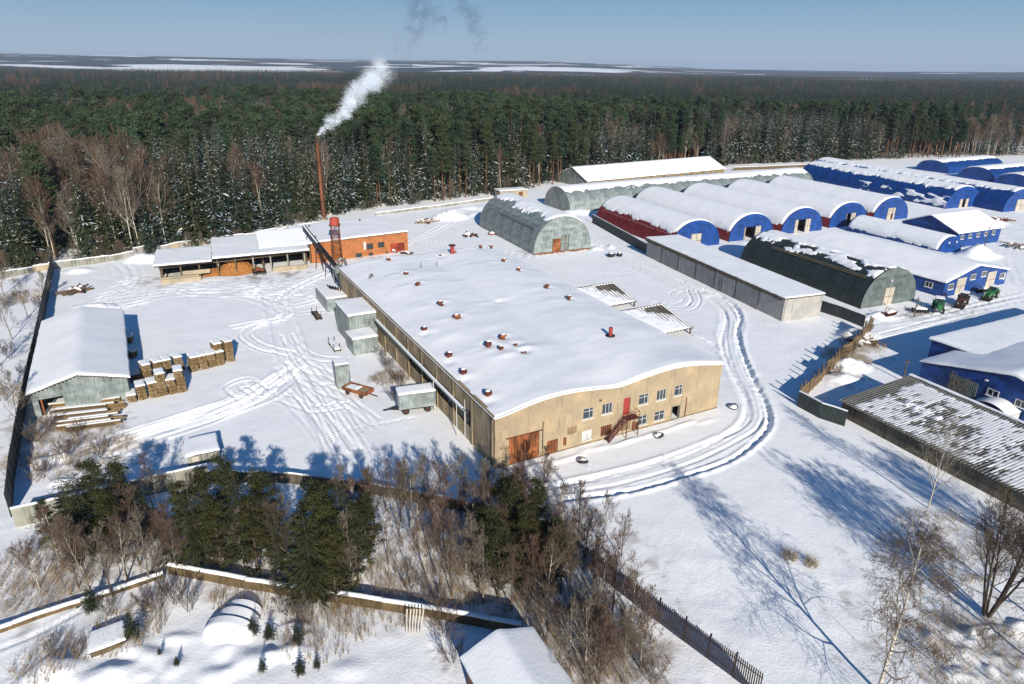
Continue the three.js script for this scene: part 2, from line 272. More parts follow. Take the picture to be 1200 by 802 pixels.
// --- yard left of the hall: the main lane from the open shed and the sweeps that branch off it
road([[309, 322], [316, 338], [323, 356], [330, 376], [336, 396], [341, 414], [341, 430], [330, 446], [308, 462], [280, 474], [240, 487], [196, 502], [150, 520]], 2.3, 0.1, 0.22);
road([[341, 412], [350, 430], [362, 452], [372, 474], [385, 498], [400, 522]], 2.2, 0.08, 0.18);
rut([[338, 396], [348, 418], [360, 430], [390, 440]], 0.16); rut([[341, 400], [352, 412], [372, 420], [392, 422]], 0.14);
rut([[328, 370], [334, 348], [352, 336], [375, 325], [392, 318]], 0.2); rut([[326, 362], [336, 344], [356, 333], [385, 320]], 0.14);
rut([[322, 352], [336, 366], [350, 368], [372, 366]], 0.16); rut([[325, 356], [340, 360], [360, 356], [378, 350]], 0.16);
rut([[330, 412], [310, 408], [292, 399], [287, 392], [297, 383], [318, 377], [329, 372]], 0.2, 0.95);
rut([[284, 382], [300, 379], [320, 376]], 0.18);
rut([[316, 362], [296, 353], [262, 347], [222, 346], [184, 350], [156, 358], [142, 362]], 0.14); rut([[312, 352], [285, 345], [245, 342], [205, 343], [170, 348], [140, 352]], 0.16);
rut([[306, 340], [270, 336], [230, 338], [190, 342], [150, 346], [125, 352]], 0.14); rut([[304, 334], [262, 331], [220, 333], [180, 337], [145, 340], [122, 346]], 0.12);
rut([[312, 330], [340, 326], [370, 318], [385, 312]], 0.14); rut([[312, 336], [340, 333], [372, 325]], 0.12);
rut([[137, 308], [150, 318], [152, 330], [140, 342], [128, 350], [138, 360], [160, 356]], 0.2); rut([[132, 305], [146, 316], [148, 328], [130, 342], [118, 352]], 0.2); rut([[150, 306], [160, 318], [160, 330], [150, 340]], 0.14);
for (let k = 0; k < 9; k++) { const o = (R() - 0.5) * 22; rut([[336 + R() * 8, 436 + o * 0.3], [300, 462 + o * 0.5], [250, 484 + o * 0.6], [200, 500 + o * 0.7], [150, 516 + o * 0.8], [120, 528 + o]], 0.1 + R() * 0.08); }
for (let k = 0; k < 5; k++) { const o = (R() - 0.5) * 24; rut([[345 + o * 0.4, 428], [362 + o * 0.6, 455], [378 + o, 488], [398 + o, 520]], 0.12); }
rut([[300, 452], [286, 446], [272, 452], [280, 462], [300, 462]], 0.12); rut([[306, 456], [290, 450], [276, 455], [286, 466]], 0.14);
rut([[390, 460], [370, 452], [352, 440]], 0.12); rut([[395, 448], [372, 446], [350, 436]], 0.1); rut([[340, 470], [365, 478], [392, 476]], 0.1);
steps([[405, 503], [430, 499], [455, 495], [480, 490]]); steps([[276, 412], [300, 410], [322, 414]]); steps([[700, 560], [690, 545], [684, 541]]); steps([[120, 352], [135, 350], [150, 349]]);
for (let k = 0; k < 16; k++) { const a = [118 + R() * 190, 326 + R() * 24], b = [a[0] + 50 + R() * 90, a[1] + (R() - 0.6) * 14]; rut([a, [(a[0] + b[0]) / 2, (a[1] + b[1]) / 2 - R() * 4], b], 0.06 + R() * 0.08); }
for (let k = 0; k < 10; k++) { const x = 330 + R() * 50, y = 420 + R() * 60; rut([[x, y], [x + 14 + R() * 20, y + 20 + R() * 16], [x + 20 + R() * 40, y + 44 + R() * 20]], 0.06 + R() * 0.06); }
// --- far yard behind the hall, and the right-hand yard
for (const t of [[[478, 292], [500, 286], [520, 282]], [[470, 290], [495, 280], [512, 272], [530, 262]], [[478, 286], [498, 276], [520, 264]], [[560, 290], [590, 296], [620, 300]], [[1000, 250], [1040, 262], [1075, 266]], [[1190, 262], [1180, 300], [1190, 330]], [[1060, 372], [1110, 364], [1160, 352], [1198, 344]], [[1050, 380], [1100, 372], [1150, 360], [1198, 350]], [[1030, 395], [1080, 382], [1140, 366]], [[1020, 378], [1060, 370], [1100, 362]]]) { rut(t, 0.16); }
// --- foreground: ski and foot tracks
trench([[30, 790], [85, 755], [130, 727], [150, 710]], 0.1, 0.12); trench([[2, 760], [40, 745], [85, 722]], 0.12, 0.15); steps([[500, 760], [520, 772], [530, 795]]);
// --- banks and heaps
mound(1145, 300, 7.5, 5, 3.0, 3, 0.4); mound(526, 256, 8, 5, 2.4, 5, 0.3); mound(560, 252, 5, 3, 0.9, 7); mound(700, 292, 2.2, 1.6, 1.1, 9); mound(716, 290, 1.6, 1.3, 0.9, 11);
mound(1005, 395, 5, 4, 1.5, 13); mound(995, 430, 4.5, 3.5, 1.4, 15); mound(985, 445, 4, 3, 1.0, 16); mound(1030, 372, 4, 2.5, 0.9, 17); mound(1168, 262, 5, 3, 1.2, 18);
mound(92, 318, 4, 3, 0.8, 19); mound(170, 305, 7, 4, 1.6, 21); mound(150, 300, 5, 3, 1.4, 23); mound(110, 360, 5, 2.4, 0.7, 25); mound(680, 250, 10, 4, 1.3, 27); mound(880, 285, 4, 2, 0.9, 29);
for (let k = 0; k < 26; k++) mound(520 + k * 24 + R() * 14, 246 - k * 2.1 + R() * 4, 3 + R() * 4, 1.6 + R() * 2, 0.5 + R() * 0.8, 40 + k);
for (let k = 0; k < 22; k++) mound(40 + R() * 420, 735 + R() * 60, 1 + R() * 1.6, 0.8 + R(), 0.15 + R() * 0.3, 80 + k);
for (let k = 0; k < 16; k++) mound(40 + R() * 90, 520 + R() * 60, 0.8 + R() * 1.2, 0.6 + R(), 0.2 + R() * 0.35, 120 + k);
for (let k = 0; k < 22; k++) mound(1080 + R() * 130, 730 + R() * 70, 0.6 + R() * 0.9, 0.5 + R() * 0.7, 0.12 + R() * 0.3, 150 + k);
mound(62, 792, 3.2, 2.2, 0.9, 260, 0.3); mound(120, 800, 3, 1.6, 0.5, 262);
for (let k = 0; k < 14; k++) mound(600 + R() * 12 + k * 17, 551 - k * 4.6 + R() * 4, 1.8 + R(), 0.7, 0.1 + R() * 0.1, 180 + k, 0.5);   // drift along the foot of the hall's front
// --- what the ground is made of: clean snow, with litter, soil and dry stalks showing where they do in the photograph
const litter = [[60, 505, 8, 0.5], [110, 525, 7, 0.42], [40, 540, 6, 0.4], [130, 540, 6, 0.35], [135, 300, 6, 0.25], [192, 328, 5, 0.45], [300, 325, 5, 0.35], [225, 322, 5, 0.5], [340, 322, 4, 0.4], [620, 700, 10, 0.5], [560, 660, 10, 0.5], [500, 640, 7, 0.4], [640, 640, 7, 0.45], [660, 780, 7, 0.5], [40, 690, 6, 0.3], [690, 690, 8, 0.4], [720, 780, 7, 0.45], [160, 640, 8, 0.3], [260, 650, 7, 0.35], [390, 690, 6, 0.35], [1130, 760, 9, 0.3], [1060, 640, 6, 0.15], [430, 300, 4, 0.4], [455, 440, 4, 0.4], [470, 465, 3, 0.4], [1010, 420, 5, 0.3], [980, 440, 5, 0.35], [1110, 360, 7, 0.3], [1075, 366, 5, 0.35], [620, 296, 4, 0.3]].map(([x, y, r, k]) => [G(x, y), r, k]);
for (let j = 0; j < NZ; j++) for (let i = 0; i < NX; i++) {
  const x = gx[i], z = gz[j], id = (j * NX + i) * 3; let k = 0;
  if (z < -30 && z > -330 && Math.abs(x) < 330) {
    for (const [c, r, s] of litter) { const d = Math.hypot(x - c.x, z - c.z) / r; if (d < 1.3) k = Math.max(k, s * (1 - d / 1.3)); }
    if (k > 0) k = sstep(0.62 - k, 0.86 - k * 0.8, fbm(x / 1.3, z / 1.3, 4, 301)) * Math.min(1, 0.35 + k);
  }
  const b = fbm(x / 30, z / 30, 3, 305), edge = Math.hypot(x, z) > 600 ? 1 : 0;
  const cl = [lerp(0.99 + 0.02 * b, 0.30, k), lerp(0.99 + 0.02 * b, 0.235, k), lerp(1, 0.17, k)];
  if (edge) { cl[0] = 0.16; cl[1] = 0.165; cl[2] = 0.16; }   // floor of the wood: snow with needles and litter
  gc[id] = cl[0]; gc[id + 1] = cl[1]; gc[id + 2] = cl[2];
}
function gy(x, z) { const i = find(gx, x), j = find(gz, z), u = (x - gx[i]) / (gx[i + 1] - gx[i]), v = (z - gz[j]) / (gz[j + 1] - gz[j]), a = gh[j * NX + i], b = gh[j * NX + i + 1], c = gh[(j + 1) * NX + i], d = gh[(j + 1) * NX + i + 1]; return lerp(lerp(a, b, u), lerp(c, d, u), v); }
const onGround = (p, lift = 0) => V(p.x, gy(p.x, p.z) + lift, p.z);
{
  const pos = new Float32Array(NX * NZ * 3), nor = new Float32Array(NX * NZ * 3), uv = new Float32Array(NX * NZ * 2), idx = new Uint32Array((NX - 1) * (NZ - 1) * 6); let k = 0;
  for (let j = 0; j < NZ; j++) for (let i = 0; i < NX; i++) {
    const id = j * NX + i; pos[id * 3] = gx[i]; pos[id * 3 + 1] = gh[id]; pos[id * 3 + 2] = gz[j]; uv[id * 2] = gx[i]; uv[id * 2 + 1] = gz[j];
    const i0 = Math.max(0, i - 1), i1 = Math.min(NX - 1, i + 1), j0 = Math.max(0, j - 1), j1 = Math.min(NZ - 1, j + 1), sx = (gh[j * NX + i1] - gh[j * NX + i0]) / (gx[i1] - gx[i0]), sz = (gh[j1 * NX + i] - gh[j0 * NX + i]) / (gz[j1] - gz[j0]), L = Math.hypot(sx, 1, sz);
    nor[id * 3] = -sx / L; nor[id * 3 + 1] = 1 / L; nor[id * 3 + 2] = -sz / L;
    if (i < NX - 1 && j < NZ - 1) { const a = id, b = id + 1, c = id + NX, d = c + 1; idx.set([a, c, b, b, c, d], k); k += 6; }
  }
  const g = new THREE.BufferGeometry(); g.setAttribute('position', new THREE.BufferAttribute(pos, 3)); g.setAttribute('normal', new THREE.BufferAttribute(nor, 3)); g.setAttribute('uv', new THREE.BufferAttribute(uv, 2)); g.setAttribute('color', new THREE.BufferAttribute(gc, 3)); g.setIndex(new THREE.BufferAttribute(idx, 1));
  tag(part('ground', g, M.ground, scene), 'snow covered ground with wheel tracks', 'ground', null, 'structure');
}

// ================================================================ FAR HILLS: woods and snowy fields to the horizon
{
  const nb = 1100, nr = 130, b0 = -58, b1 = 58, mb = new MB(true);
  const ridge = (b) => b < 0 ? lerp(98, 112, sstep(0, -40, b)) : lerp(98, 40, sstep(2, 16, b)) + lerp(0, 14, sstep(20, 40, b));
  const pts = [];
  for (let j = 0; j <= nr; j++) for (let i = 0; i <= nb; i++) {
    const t = j / nr, r = 2500 * Math.pow(14000 / 2500, t), b = lerp(b0, b1, i / nb), d = bearing(b), x = d.x * r, z = d.z * r;
    const up = Math.max(0, sstep(2500, 9500, r) * ridge(b) + (fbm(x / 1700, z / 1700, 4, 401) - 0.5) * 46 * sstep(2600, 5000, r)) - 2 - sstep(10000, 14000, r) * 60;
    pts.push(V(x, up, z));
  }
  const at = (i, j) => pts[clamp(j, 0, nr) * (nb + 1) + clamp(i, 0, nb)];
  for (let j = 0; j <= nr; j++) for (let i = 0; i <= nb; i++) {
    const q = at(i, j), r = Math.hypot(q.x, q.z), b = lerp(b0, b1, i / nb), n = new THREE.Vector3().subVectors(at(i + 1, j), at(i - 1, j)).cross(new THREE.Vector3().subVectors(at(i, j + 1), at(i, j - 1))).normalize();
    let f = fbm(q.x / 900, q.z / 420, 4, 411) - 0.60 + 0.03 * sstep(4, -20, b) - 0.12 * sstep(8, 18, b) - 0.12 * sstep(3200, 2500, r);
    if (b > -29.5 && b < -12) f += 0.35 * g2((r - 4300 + (b + 20) * 40) / 650, 1) * sstep(-29.5, -27, b) * sstep(-12, -14, b);
    if (b > -8 && b < 9) f += 0.10 * g2((r - 5600) / 1500, 1) + 0.16 * (fbm(q.x / 130, q.z / 160, 3, 417) - 0.5);
    const w = sstep(-0.01, 0.03, f), v = 0.75 + 0.6 * (fbm(q.x / 60, q.z / 90, 3, 421) - 0.3), br = sstep(0.5, 0.62, fbm(q.x / 700, q.z / 700, 3, 431));
    mb.col = [lerp(lerp(0.035, 0.085, br) * v, 0.82, w), lerp(lerp(0.05, 0.07, br) * v, 0.83, w), lerp(lerp(0.045, 0.065, br) * v, 0.85, w)];
    mb.v(q.x, q.y, q.z, n.x, Math.abs(n.y), n.z, q.x, q.z);
  }
  for (let j = 0; j < nr; j++) for (let i = 0; i < nb; i++) { const a = j * (nb + 1) + i; mb.i.push(a, a + 1, a + nb + 2, a, a + nb + 2, a + nb + 1); }
  tag(mb.build('hills', mat(1, 1, 1, null, { rough: 1, vc: true, spec: 0 }), scene), 'far wooded hills with snowy fields', 'hills', null, 'structure');
}
// ================================================================ BUILDING HELPERS
// a layer of snow on a surface: f(u, v) gives [point, normal]; thick(u, v, point) its depth (negative depths stay hidden under the surface, which leaves a ragged edge)
function snowLayer(parent, f, nu, nv, thick, name = 'snow_cover') {
  return new MB().grid((u, v) => { const [p, n] = f(u, v); return p.addScaledVector(n, thick(u, v, p)); }, nu, nv).build(name, M.snow, parent);
}
// snow on a flat or sloping rectangle x0..x1, z0 (front) .. z1 (back): rounded edges, drifts
function snowSheet(parent, x0, x1, z0, z1, h, t, seed, step = 0.8, rag = 0.12) {
  const W = x1 - x0, D = z0 - z1, nu = clamp(Math.ceil(W / step), 6, 160), nv = clamp(Math.ceil(D / step), 6, 200), e = Math.min(0.3, W * 0.2, D * 0.2);
  const line = (n, L) => { const a = [0, 0, e * 0.25, e * 0.6]; for (let k = 1; k < n; k++) a.push(e + (L - 2 * e) * k / n); return [...a, L - e * 0.6, L - e * 0.25, L, L]; };
  const us = line(nu, W), vs = line(nv, D), mb = new MB();
  mb.grid((u, v) => {
    const i = Math.round(u * (us.length - 1)), j = Math.round(v * (vs.length - 1)), du = Math.min(us[i], W - us[i]), dv = Math.min(vs[j], D - vs[j]), d = Math.min(du, dv);
    let x = x0 + us[i], z = z0 - vs[j]; const wob = rag * (fbm(x * 0.8 + seed, z * 0.8, 3, 501) - 0.5) * 2;
    if (du < e) x += (us[i] < W / 2 ? -1 : 1) * wob; if (dv < e) z += (vs[j] < D / 2 ? 1 : -1) * wob;
    const out = i === 0 || j === 0 || i === us.length - 1 || j === vs.length - 1, k = out ? -0.1 : Math.sqrt(clamp(1 - (1 - Math.min(1, d / e)) ** 2, 0, 1)) * 0.75 + 0.25;
    return V(x, h(x, z) + (out ? -0.02 : t * k * (0.75 + 0.5 * fbm(x / 4 + seed, z / 4, 3, 507))), z);
  }, us.length - 1, vs.length - 1);
  return mb.build('snow_cover', M.snow, parent);
}
// upright wall from a polygon in x, y with rectangular holes; its outer face at z = 0, thickness behind it
function wallGeo(poly, holes = [], thick = 0.3) {
  const s = new THREE.Shape(poly.map(([x, y]) => new THREE.Vector2(x, y)));
  for (const [x0, x1, y0, y1] of holes) { const h = new THREE.Path(); h.moveTo(x0, y0); h.lineTo(x0, y1); h.lineTo(x1, y1); h.lineTo(x1, y0); h.closePath(); s.holes.push(h); }
  const g = new THREE.ExtrudeGeometry(s, { depth: thick, bevelEnabled: false, curveSegments: 4 }); g.translate(0, 0, -thick); return g;
}
const rectPoly = (x0, x1, y0, y1) => [[x0, y0], [x1, y0], [x1, y1], [x0, y1]];
function placed(m, x, y, z, turn = 0) { m.position.set(x, y, z); m.rotation.y = turn; return m; }
// window: frame with mullions; pane and sill are its sub-parts. Centre (x, y) on the wall plane z
function windowAt(parent, x, y, z, w, h, { turn = 0, frame = M.white, bars = [0.55], cross = [], sill = true, pane = M.glass, deep = 0.12 } = {}) {
  const f = 0.09, mb = new MB();
  mb.box(-w / 2, -w / 2 + f, -h / 2, h / 2, -deep, 0.03).box(w / 2 - f, w / 2, -h / 2, h / 2, -deep, 0.03).box(-w / 2 + f, w / 2 - f, h / 2 - f, h / 2, -deep, 0.03).box(-w / 2 + f, w / 2 - f, -h / 2, -h / 2 + f, -deep, 0.03);
  for (const b of bars) mb.box(-w / 2 + w * b - 0.035, -w / 2 + w * b + 0.035, -h / 2 + f, h / 2 - f, -deep + 0.02, 0.02);
  for (const b of cross) mb.box(-w / 2 + f, w / 2 - f, -h / 2 + h * b - 0.03, -h / 2 + h * b + 0.03, -deep + 0.025, 0.015);
  const m = placed(mb.build('window', frame, parent), x, y, z, turn);
  new MB().box(-w / 2 + f, w / 2 - f, -h / 2 + f, h / 2 - f, -deep + 0.03, -deep + 0.06).build('pane', pane, m);
  if (sill) new MB().box(-w / 2 - 0.08, w / 2 + 0.08, -h / 2 - 0.07, -h / 2 - 0.005, 0.032, 0.16).build('sill', M.snow, m);
  return m;
}
const turnOf = (deg) => (90 - deg) * Math.PI / 180;   // turn about y that lays local +x along that bearing

// ================================================================ THE FACTORY HALL
const K = 1.1375, HW = 35.9, HD = 71, HALL = G(580, 550), HALL_T = turnOf(61.8);
const hallLine = (x) => { const q = Math.sin(Math.PI * clamp(x, 0, HW) / (HW / 2)), s = Math.sqrt(q * q + 0.05) - 0.22; return 7.1 + 1.42 * s + 0.32 * g2((x - HW / 2) / 3, 1); };   // two shallow vaults side by side
{
  const t = thing('factory_hall', 'long ochre factory hall under a wavy snow covered roof', 'building', V(HALL.x, -0.25, HALL.z), HALL_T);
  const top = []; for (let k = 0; k <= 44; k++) { const x = HW * k / 44; top.push([x, hallLine(x) - 0.02 + 0.25]); }
  const up = (a) => a.map((q) => q * K);
  const upper = [[11.05, 12.5], [13.65, 15.12], [18.85, 20.3], [21.52, 22.98], [24.22, 25.5]].map((q) => [...up(q), 3.2 * K, 4.58 * K]);
  const lower = [[11.05, 12.45], [13.62, 15.15], [16.48, 17.85], [18.98, 20.4], [21.48, 23.05]].map((q) => [...up(q), 0.42 * K, 1.74 * K]);
  const Yo = 0.25, holes = [...upper, ...lower].map(([a, b, c, d]) => [a, b, c + Yo, d + Yo]);
  holes.push([1.9, 6.15, 0.12, 3.95], [7.28, 8.92, 0.12, 2.2], [27.4, 28.85, 0.12, 2.35], [9.72, 10.2, 0.85, 2.1], [18.9, 20.0, 2.95, 5.55]);
  part('front_wall', wallGeo([[0, 0], [HW, 0], ...top.reverse()], holes, 0.4), M.plaster, t);
  // joints of the wall panels: real grooves are too fine to see; the string course at the foot and the roof edge are
  const ed = new MB(); for (let k = 0; k < 44; k++) { const a = HW * k / 44, b = HW * (k + 1) / 44, ya = hallLine(a) + 0.24, yb = hallLine(b) + 0.24; ed.beam(V(a, ya, 0.09), V(b, yb, 0.09), 0.16, 0.13); }
  ed.build('roof_edge', M.darkSteel, t);
  new MB().box(0.02, HW - 0.02, 0, 0.36, 0.002, 0.09).build('plinth', M.concreteWarm, t);
  upper.forEach(([a, b, c, d], i) => windowAt(t, (a + b) / 2, (c + d) / 2 + Yo, -0.14, b - a, d - c, { bars: i % 2 ? [0.36, 0.68] : [0.62], cross: i % 2 ? [] : [0.68] }));
  lower.forEach(([a, b, c, d], i) => { if (i === 1) { const m = part('bricked_opening', boxGeo(a, b, c + Yo, d + Yo, -0.24, -0.2), M.rustDark, t); const g = new MB(); for (let k = 1; k < 6; k++) g.box(lerp(a, b, k / 6) - 0.03, lerp(a, b, k / 6) + 0.03, c + Yo, d + Yo, -0.2, -0.14); g.build('bar', M.darkSteel, m, 'stuff'); } else if (i === 2) part('boarded_opening', boxGeo(a, b, c + Yo, d + Yo, -0.2, -0.12), M.concreteWarm, t); else windowAt(t, (a + b) / 2, (c + d) / 2 + Yo, -0.14, b - a, d - c, { bars: [0.5], cross: i > 2 ? [0.6] : [], pane: i === 0 ? M.white : M.glass }); });
  // gates and doors: boards with gaps between them
  const boards = (name, x0, x1, y0, y1, n, m, tilt = 0) => { const leaf = new MB(); leaf.box(x0, x1, y0, y1, -0.26, -0.2); const p = leaf.build(name, M.rustDark, t); const w = (x1 - x0) / n; for (let k = 0; k < n; k++) part('board', boxGeo(x0 + w * k + 0.02, x0 + w * (k + 1) - 0.02, y0 + 0.03, y1 - 0.03 - 0.06 * hash2(k, n, 3), -0.2, -0.15 + 0.02 * hash2(k, n, 4)), m, p); return p; };
  const g1 = boards('gate', 1.92, 6.13, 0.14, 3.93, 10, M.rust); new MB().box(3.99, 4.06, 0.2, 3.9, -0.13, -0.1).build('hinge_bar', M.darkSteel, g1);
  boards('small_gate', 7.3, 8.9, 0.14, 2.18, 4, M.rust);
  part('gate_rail', new MB().box(1.5, 6.6, 4.0, 4.12, 0.01, 0.12).geo(), M.rustDark, t);
  const dd = new MB().box(27.28, 27.41, 0.14, 2.5, -0.1, 0.06).box(28.84, 28.98, 0.14, 2.5, -0.1, 0.06).box(27.41, 28.84, 2.36, 2.5, -0.1, 0.06).build('doorway_frame', M.concrete, t); part('open_leaf', boxGeo(27.42, 27.48, 0.14, 2.33, -1.7, -0.42), M.rustDark, dd);
  part('vent_slit', boxGeo(9.74, 10.18, 0.87, 2.08, -0.3, -0.22), M.rustDark, t);
  part('upper_door', boxGeo(18.92, 19.98, 2.97, 5.53, -0.16, -0.06), M.redPaint, t);
  // steel stair to the upper door
  const st = new MB().box(18.7, 20.8, 2.84, 2.92, 0.02, 1.25).build('stair_landing', M.darkRed, t);
  const fl = new MB(), rl = new MB(), x0 = 16.0, x1 = 18.7;
  for (const z of [0.32, 1.18]) fl.beam(V(x0, 0.25, z), V(x1, 2.84, z), 0.08, 0.2);
  for (let k = 1; k < 13; k++) fl.box(lerp(x0, x1, k / 13) - 0.12, lerp(x0, x1, k / 13) + 0.14, lerp(0.25, 2.84, k / 13) - 0.02, lerp(0.25, 2.84, k / 13) + 0.02, 0.36, 1.14);
  fl.build('stair_flight', M.darkRed, t);
  rl.beam(V(x0, 1.2, 1.2), V(x1, 3.85, 1.2), 0.06).beam(V(x1, 3.85, 1.2), V(20.75, 3.85, 1.2), 0.06).beam(V(20.75, 3.85, 1.2), V(20.75, 3.85, 0.06), 0.06).beam(V(x1, 3.4, 1.2), V(20.75, 3.4, 1.2), 0.04).beam(V(x0, 0.8, 1.2), V(x1, 3.4, 1.2), 0.04);
  for (let k = 0; k <= 4; k++) rl.beam(V(lerp(x0, x1, k / 4), lerp(0.3, 2.84, k / 4), 1.2), V(lerp(x0, x1, k / 4), lerp(1.2, 3.85, k / 4), 1.2), 0.05);
  for (const x of [19.4, 20.1, 20.75]) rl.beam(V(x, 2.92, 1.2), V(x, 3.85, 1.2), 0.05); rl.build('stair_rail', M.darkRed, t);
  for (const x of [18.8, 20.7]) new MB().beam(V(x, 0.1, 1.2), V(x, 2.84, 1.2), 0.09).build('stair_post', M.darkRed, t);
  new MB().tube([V(6.62, 1.4, 0.07), V(6.62, 5.2, 0.07)], 0.05, 6).build('downpipe', M.darkSteel, t);
  new MB().tube([V(29.85, 0.2, 0.07), V(29.85, 3.3, 0.07)], 0.06, 6).build('downpipe', M.rustDark, t);
  new MB().box(10.3, 11.65, 2.35, 3.35, 0.01, 0.03).build('patched_plaster', M.concreteWarm, t);
  new MB().box(20.6, 20.95, 0.5, 1.7, 0.01, 0.16).build('meter_box', M.rustDark, t);
  new MB().box(21.15, 21.5, 0.45, 1.5, 0.01, 0.14).build('meter_box', M.darkRed, t);
  new MB().box(14.9, 15.2, 6.1, 6.3, 0.01, 0.2).build('wall_lamp', M.steel, t);
  // left long wall: bays of concrete panels, a ribbon of dark windows, a snowed-up pipe along it
  const bay = HD / 12, eaveY = 7.15 + 0.25;
  const wl = new MB().box(0.25, 0.55, 0, eaveY - 0.2, -HD, -0.42).build('left_wall', M.wallPanel2, t);
  for (let k = 0; k < 12; k++) {
    const z1 = -0.42 - k * (HD - 0.42) / 12, z0 = -0.42 - (k + 1) * (HD - 0.42) / 12, ribbon = k >= 1 && k <= 4;
    const rows = [[0, 1.15], [1.17, 2.35], ...(ribbon ? [] : [[2.37, 3.55], [3.57, 4.75]]), [4.77, 5.9], [5.92, eaveY - 0.02]];
    for (const [a, b] of rows) part('wall_panel', boxGeo(0, 0.25, a, b, z0 + 0.02, z1 - 0.02), hash2(k, Math.round(a * 9), 8) < 0.35 ? M.wallPanel2 : M.wallPanel, wl);
    if (ribbon) for (let q = 0; q < 4; q++) { const za = lerp(z1, z0, (q + 0.04) / 4), zb = lerp(z1, z0, (q + 0.96) / 4); windowAt(t, 0.13, 3.56, (za + zb) / 2, Math.abs(za - zb), 2.3, { turn: -Math.PI / 2, frame: M.darkSteel, bars: [0.5], cross: [0.5], sill: false }); }
    part('pilaster', boxGeo(-0.12, 0, 0, eaveY - 0.4, z1 - 0.45, z1 - 0.1), M.wallPanel2, wl);
  }
  new MB().box(-0.2, 0.3, eaveY - 0.02, eaveY + 0.12, -HD, 0).build('left_cornice', M.wallPanel2, t);
  const pipe = new MB(), psn = new MB();
  pipe.tube([V(-0.7, 4.9, -7.5), V(-0.7, 4.9, -26), V(-0.7, 5.1, -44)], 0.22, 8); psn.tube([V(-0.7, 5.1, -7.6), V(-0.7, 5.1, -26), V(-0.7, 5.3, -43.8)], 0.2, 8);
  const pp = pipe.build('heating_pipe', M.galvPlain, t); psn.build('snow_cover', M.snow, pp);
  const br = new MB(); for (let k = 0; k < 7; k++) br.box(-0.95, 0, 4.55, 4.65, -9 - k * 5.4, -8.9 - k * 5.4); br.build('pipe_bracket', M.darkSteel, t, 'stuff');
  for (const z of [-17.4, -9.4]) new MB().tube([V(-0.9, 0, z), V(-0.9, 5.0, z)], 0.06, 6).build('pipe_post', M.white, t);
  // back and right walls
  new MB().box(0.25, HW - 0.1, 0, eaveY - 0.05, -HD - 0.3, -HD).build('rear_wall', M.wallPanel, t);
  new MB().box(HW - 0.3, HW, 0, eaveY - 0.1, -HD, -0.42).build('right_wall', M.plaster, t);
  const rg = new MB(); for (let k = 0; k < 44; k++) { const a = HW * k / 44, b = HW * (k + 1) / 44; rg.quad(V(a, hallLine(a) + 0.2, 0), V(b, hallLine(b) + 0.2, 0), V(b, hallLine(b) + 0.2, -HD - 0.3), V(a, hallLine(a) + 0.2, -HD - 0.3)); }
  rg.build('roof', M.darkSteel, t);
  const gb = new MB(); for (let k = 0; k < 44; k++) { const a = HW * k / 44, b = HW * (k + 1) / 44; gb.quad(V(b, eaveY - 0.06, -HD - 0.31), V(a, eaveY - 0.06, -HD - 0.31), V(a, hallLine(a) + 0.19, -HD - 0.31), V(b, hallLine(b) + 0.19, -HD - 0.31)); } gb.build('rear_gable', M.wallPanel, t);
  // the snow on it: long drifts across the vaults, scoops round the ventilators
  const roofSnow = new MB(), nu = 150, nv = 230;
  const pocks = roofSpots().map((s) => { const q = G(s[0], s[1], 8.2).sub(HALL).applyAxisAngle(V(0, 1, 0), -HALL_T); return q; });
  roofSnow.grid((u, v) => {
    const x = -0.22 + u * (HW + 0.44), z = 0.3 - v * (HD + 0.7), d = Math.min(x + 0.22, HW + 0.22 - x, 0.3 - z, z + HD + 0.4), e = clamp(d / 0.5, 0, 1);
    let y = hallLine(x) + 0.22 + (u === 0 || v === 0 || u === 1 || v === 1 ? -0.08 : 0.28 * Math.sqrt(e * (2 - e)));
    y += (0.34 * g2((x - HW / 2) / 4, 1) * sstep(0, -5, z) - 0.12 * (g2((x - HW / 4) / 4, 1) + g2((x - HW * 0.75) / 4, 1)) * sstep(0, -5, z)) + 0.36 * (fbm(x / 14 + z / 30, z / 7, 3, 611) - 0.5) * e + 0.05 * (fbm(x / 2.5, z / 1.6, 3, 613) - 0.5) * e;
    for (const q of pocks) { const dx = x - q.x, dz = z - q.z, dd = dx * dx + dz * dz; if (dd < 30) { y += -0.20 * Math.exp(-dd / 0.7) * e + 0.12 * Math.exp(-((dx - 1.1) ** 2) / 1.2 - ((dz + 0.9) ** 2) / 1.4) * e + 0.07 * Math.exp(-((dx + 2.4) ** 2) / 4 - (dz ** 2) / 0.6) * e; } }
    return V(x, y, z);
  }, nu, nv);
  roofSnow.build('roof_snow', M.snow, t);
}
function roofSpots() { // pixels of the ventilator feet on the roof, size, kind
  const c = (x, y, s, k) => [400 + x / 3, 270 + y / 3, s, k];
  return [c(165, 104, 0.8, 0), c(228, 155, 0.85, 1), c(270, 192, 0.85, 1), c(348, 260, 0.9, 1), c(407, 308, 1, 0), c(291, 353, 0.95, 2), c(378, 447, 1, 2), c(430, 507, 1, 2), c(516, 581, 1, 2), c(569, 380, 0.95, 0), c(517, 406, 1, 2), c(560, 417, 0.75, 2), c(614, 405, 0.5, 1), c(638, 430, 0.32, 1), c(646, 428, 0.32, 1), c(556, 246, 0.3, 1), c(625, 140, 0.8, 0), c(572, 107, 0.8, 0), c(488, 60, 0.8, 1), c(526, 56, 0.75, 1), c(724, 200, 0.8, 1), c(800, 240, 0.8, 1), c(347, 92, 0.6, 1), c(396, 78, 0.95, 0)];
}
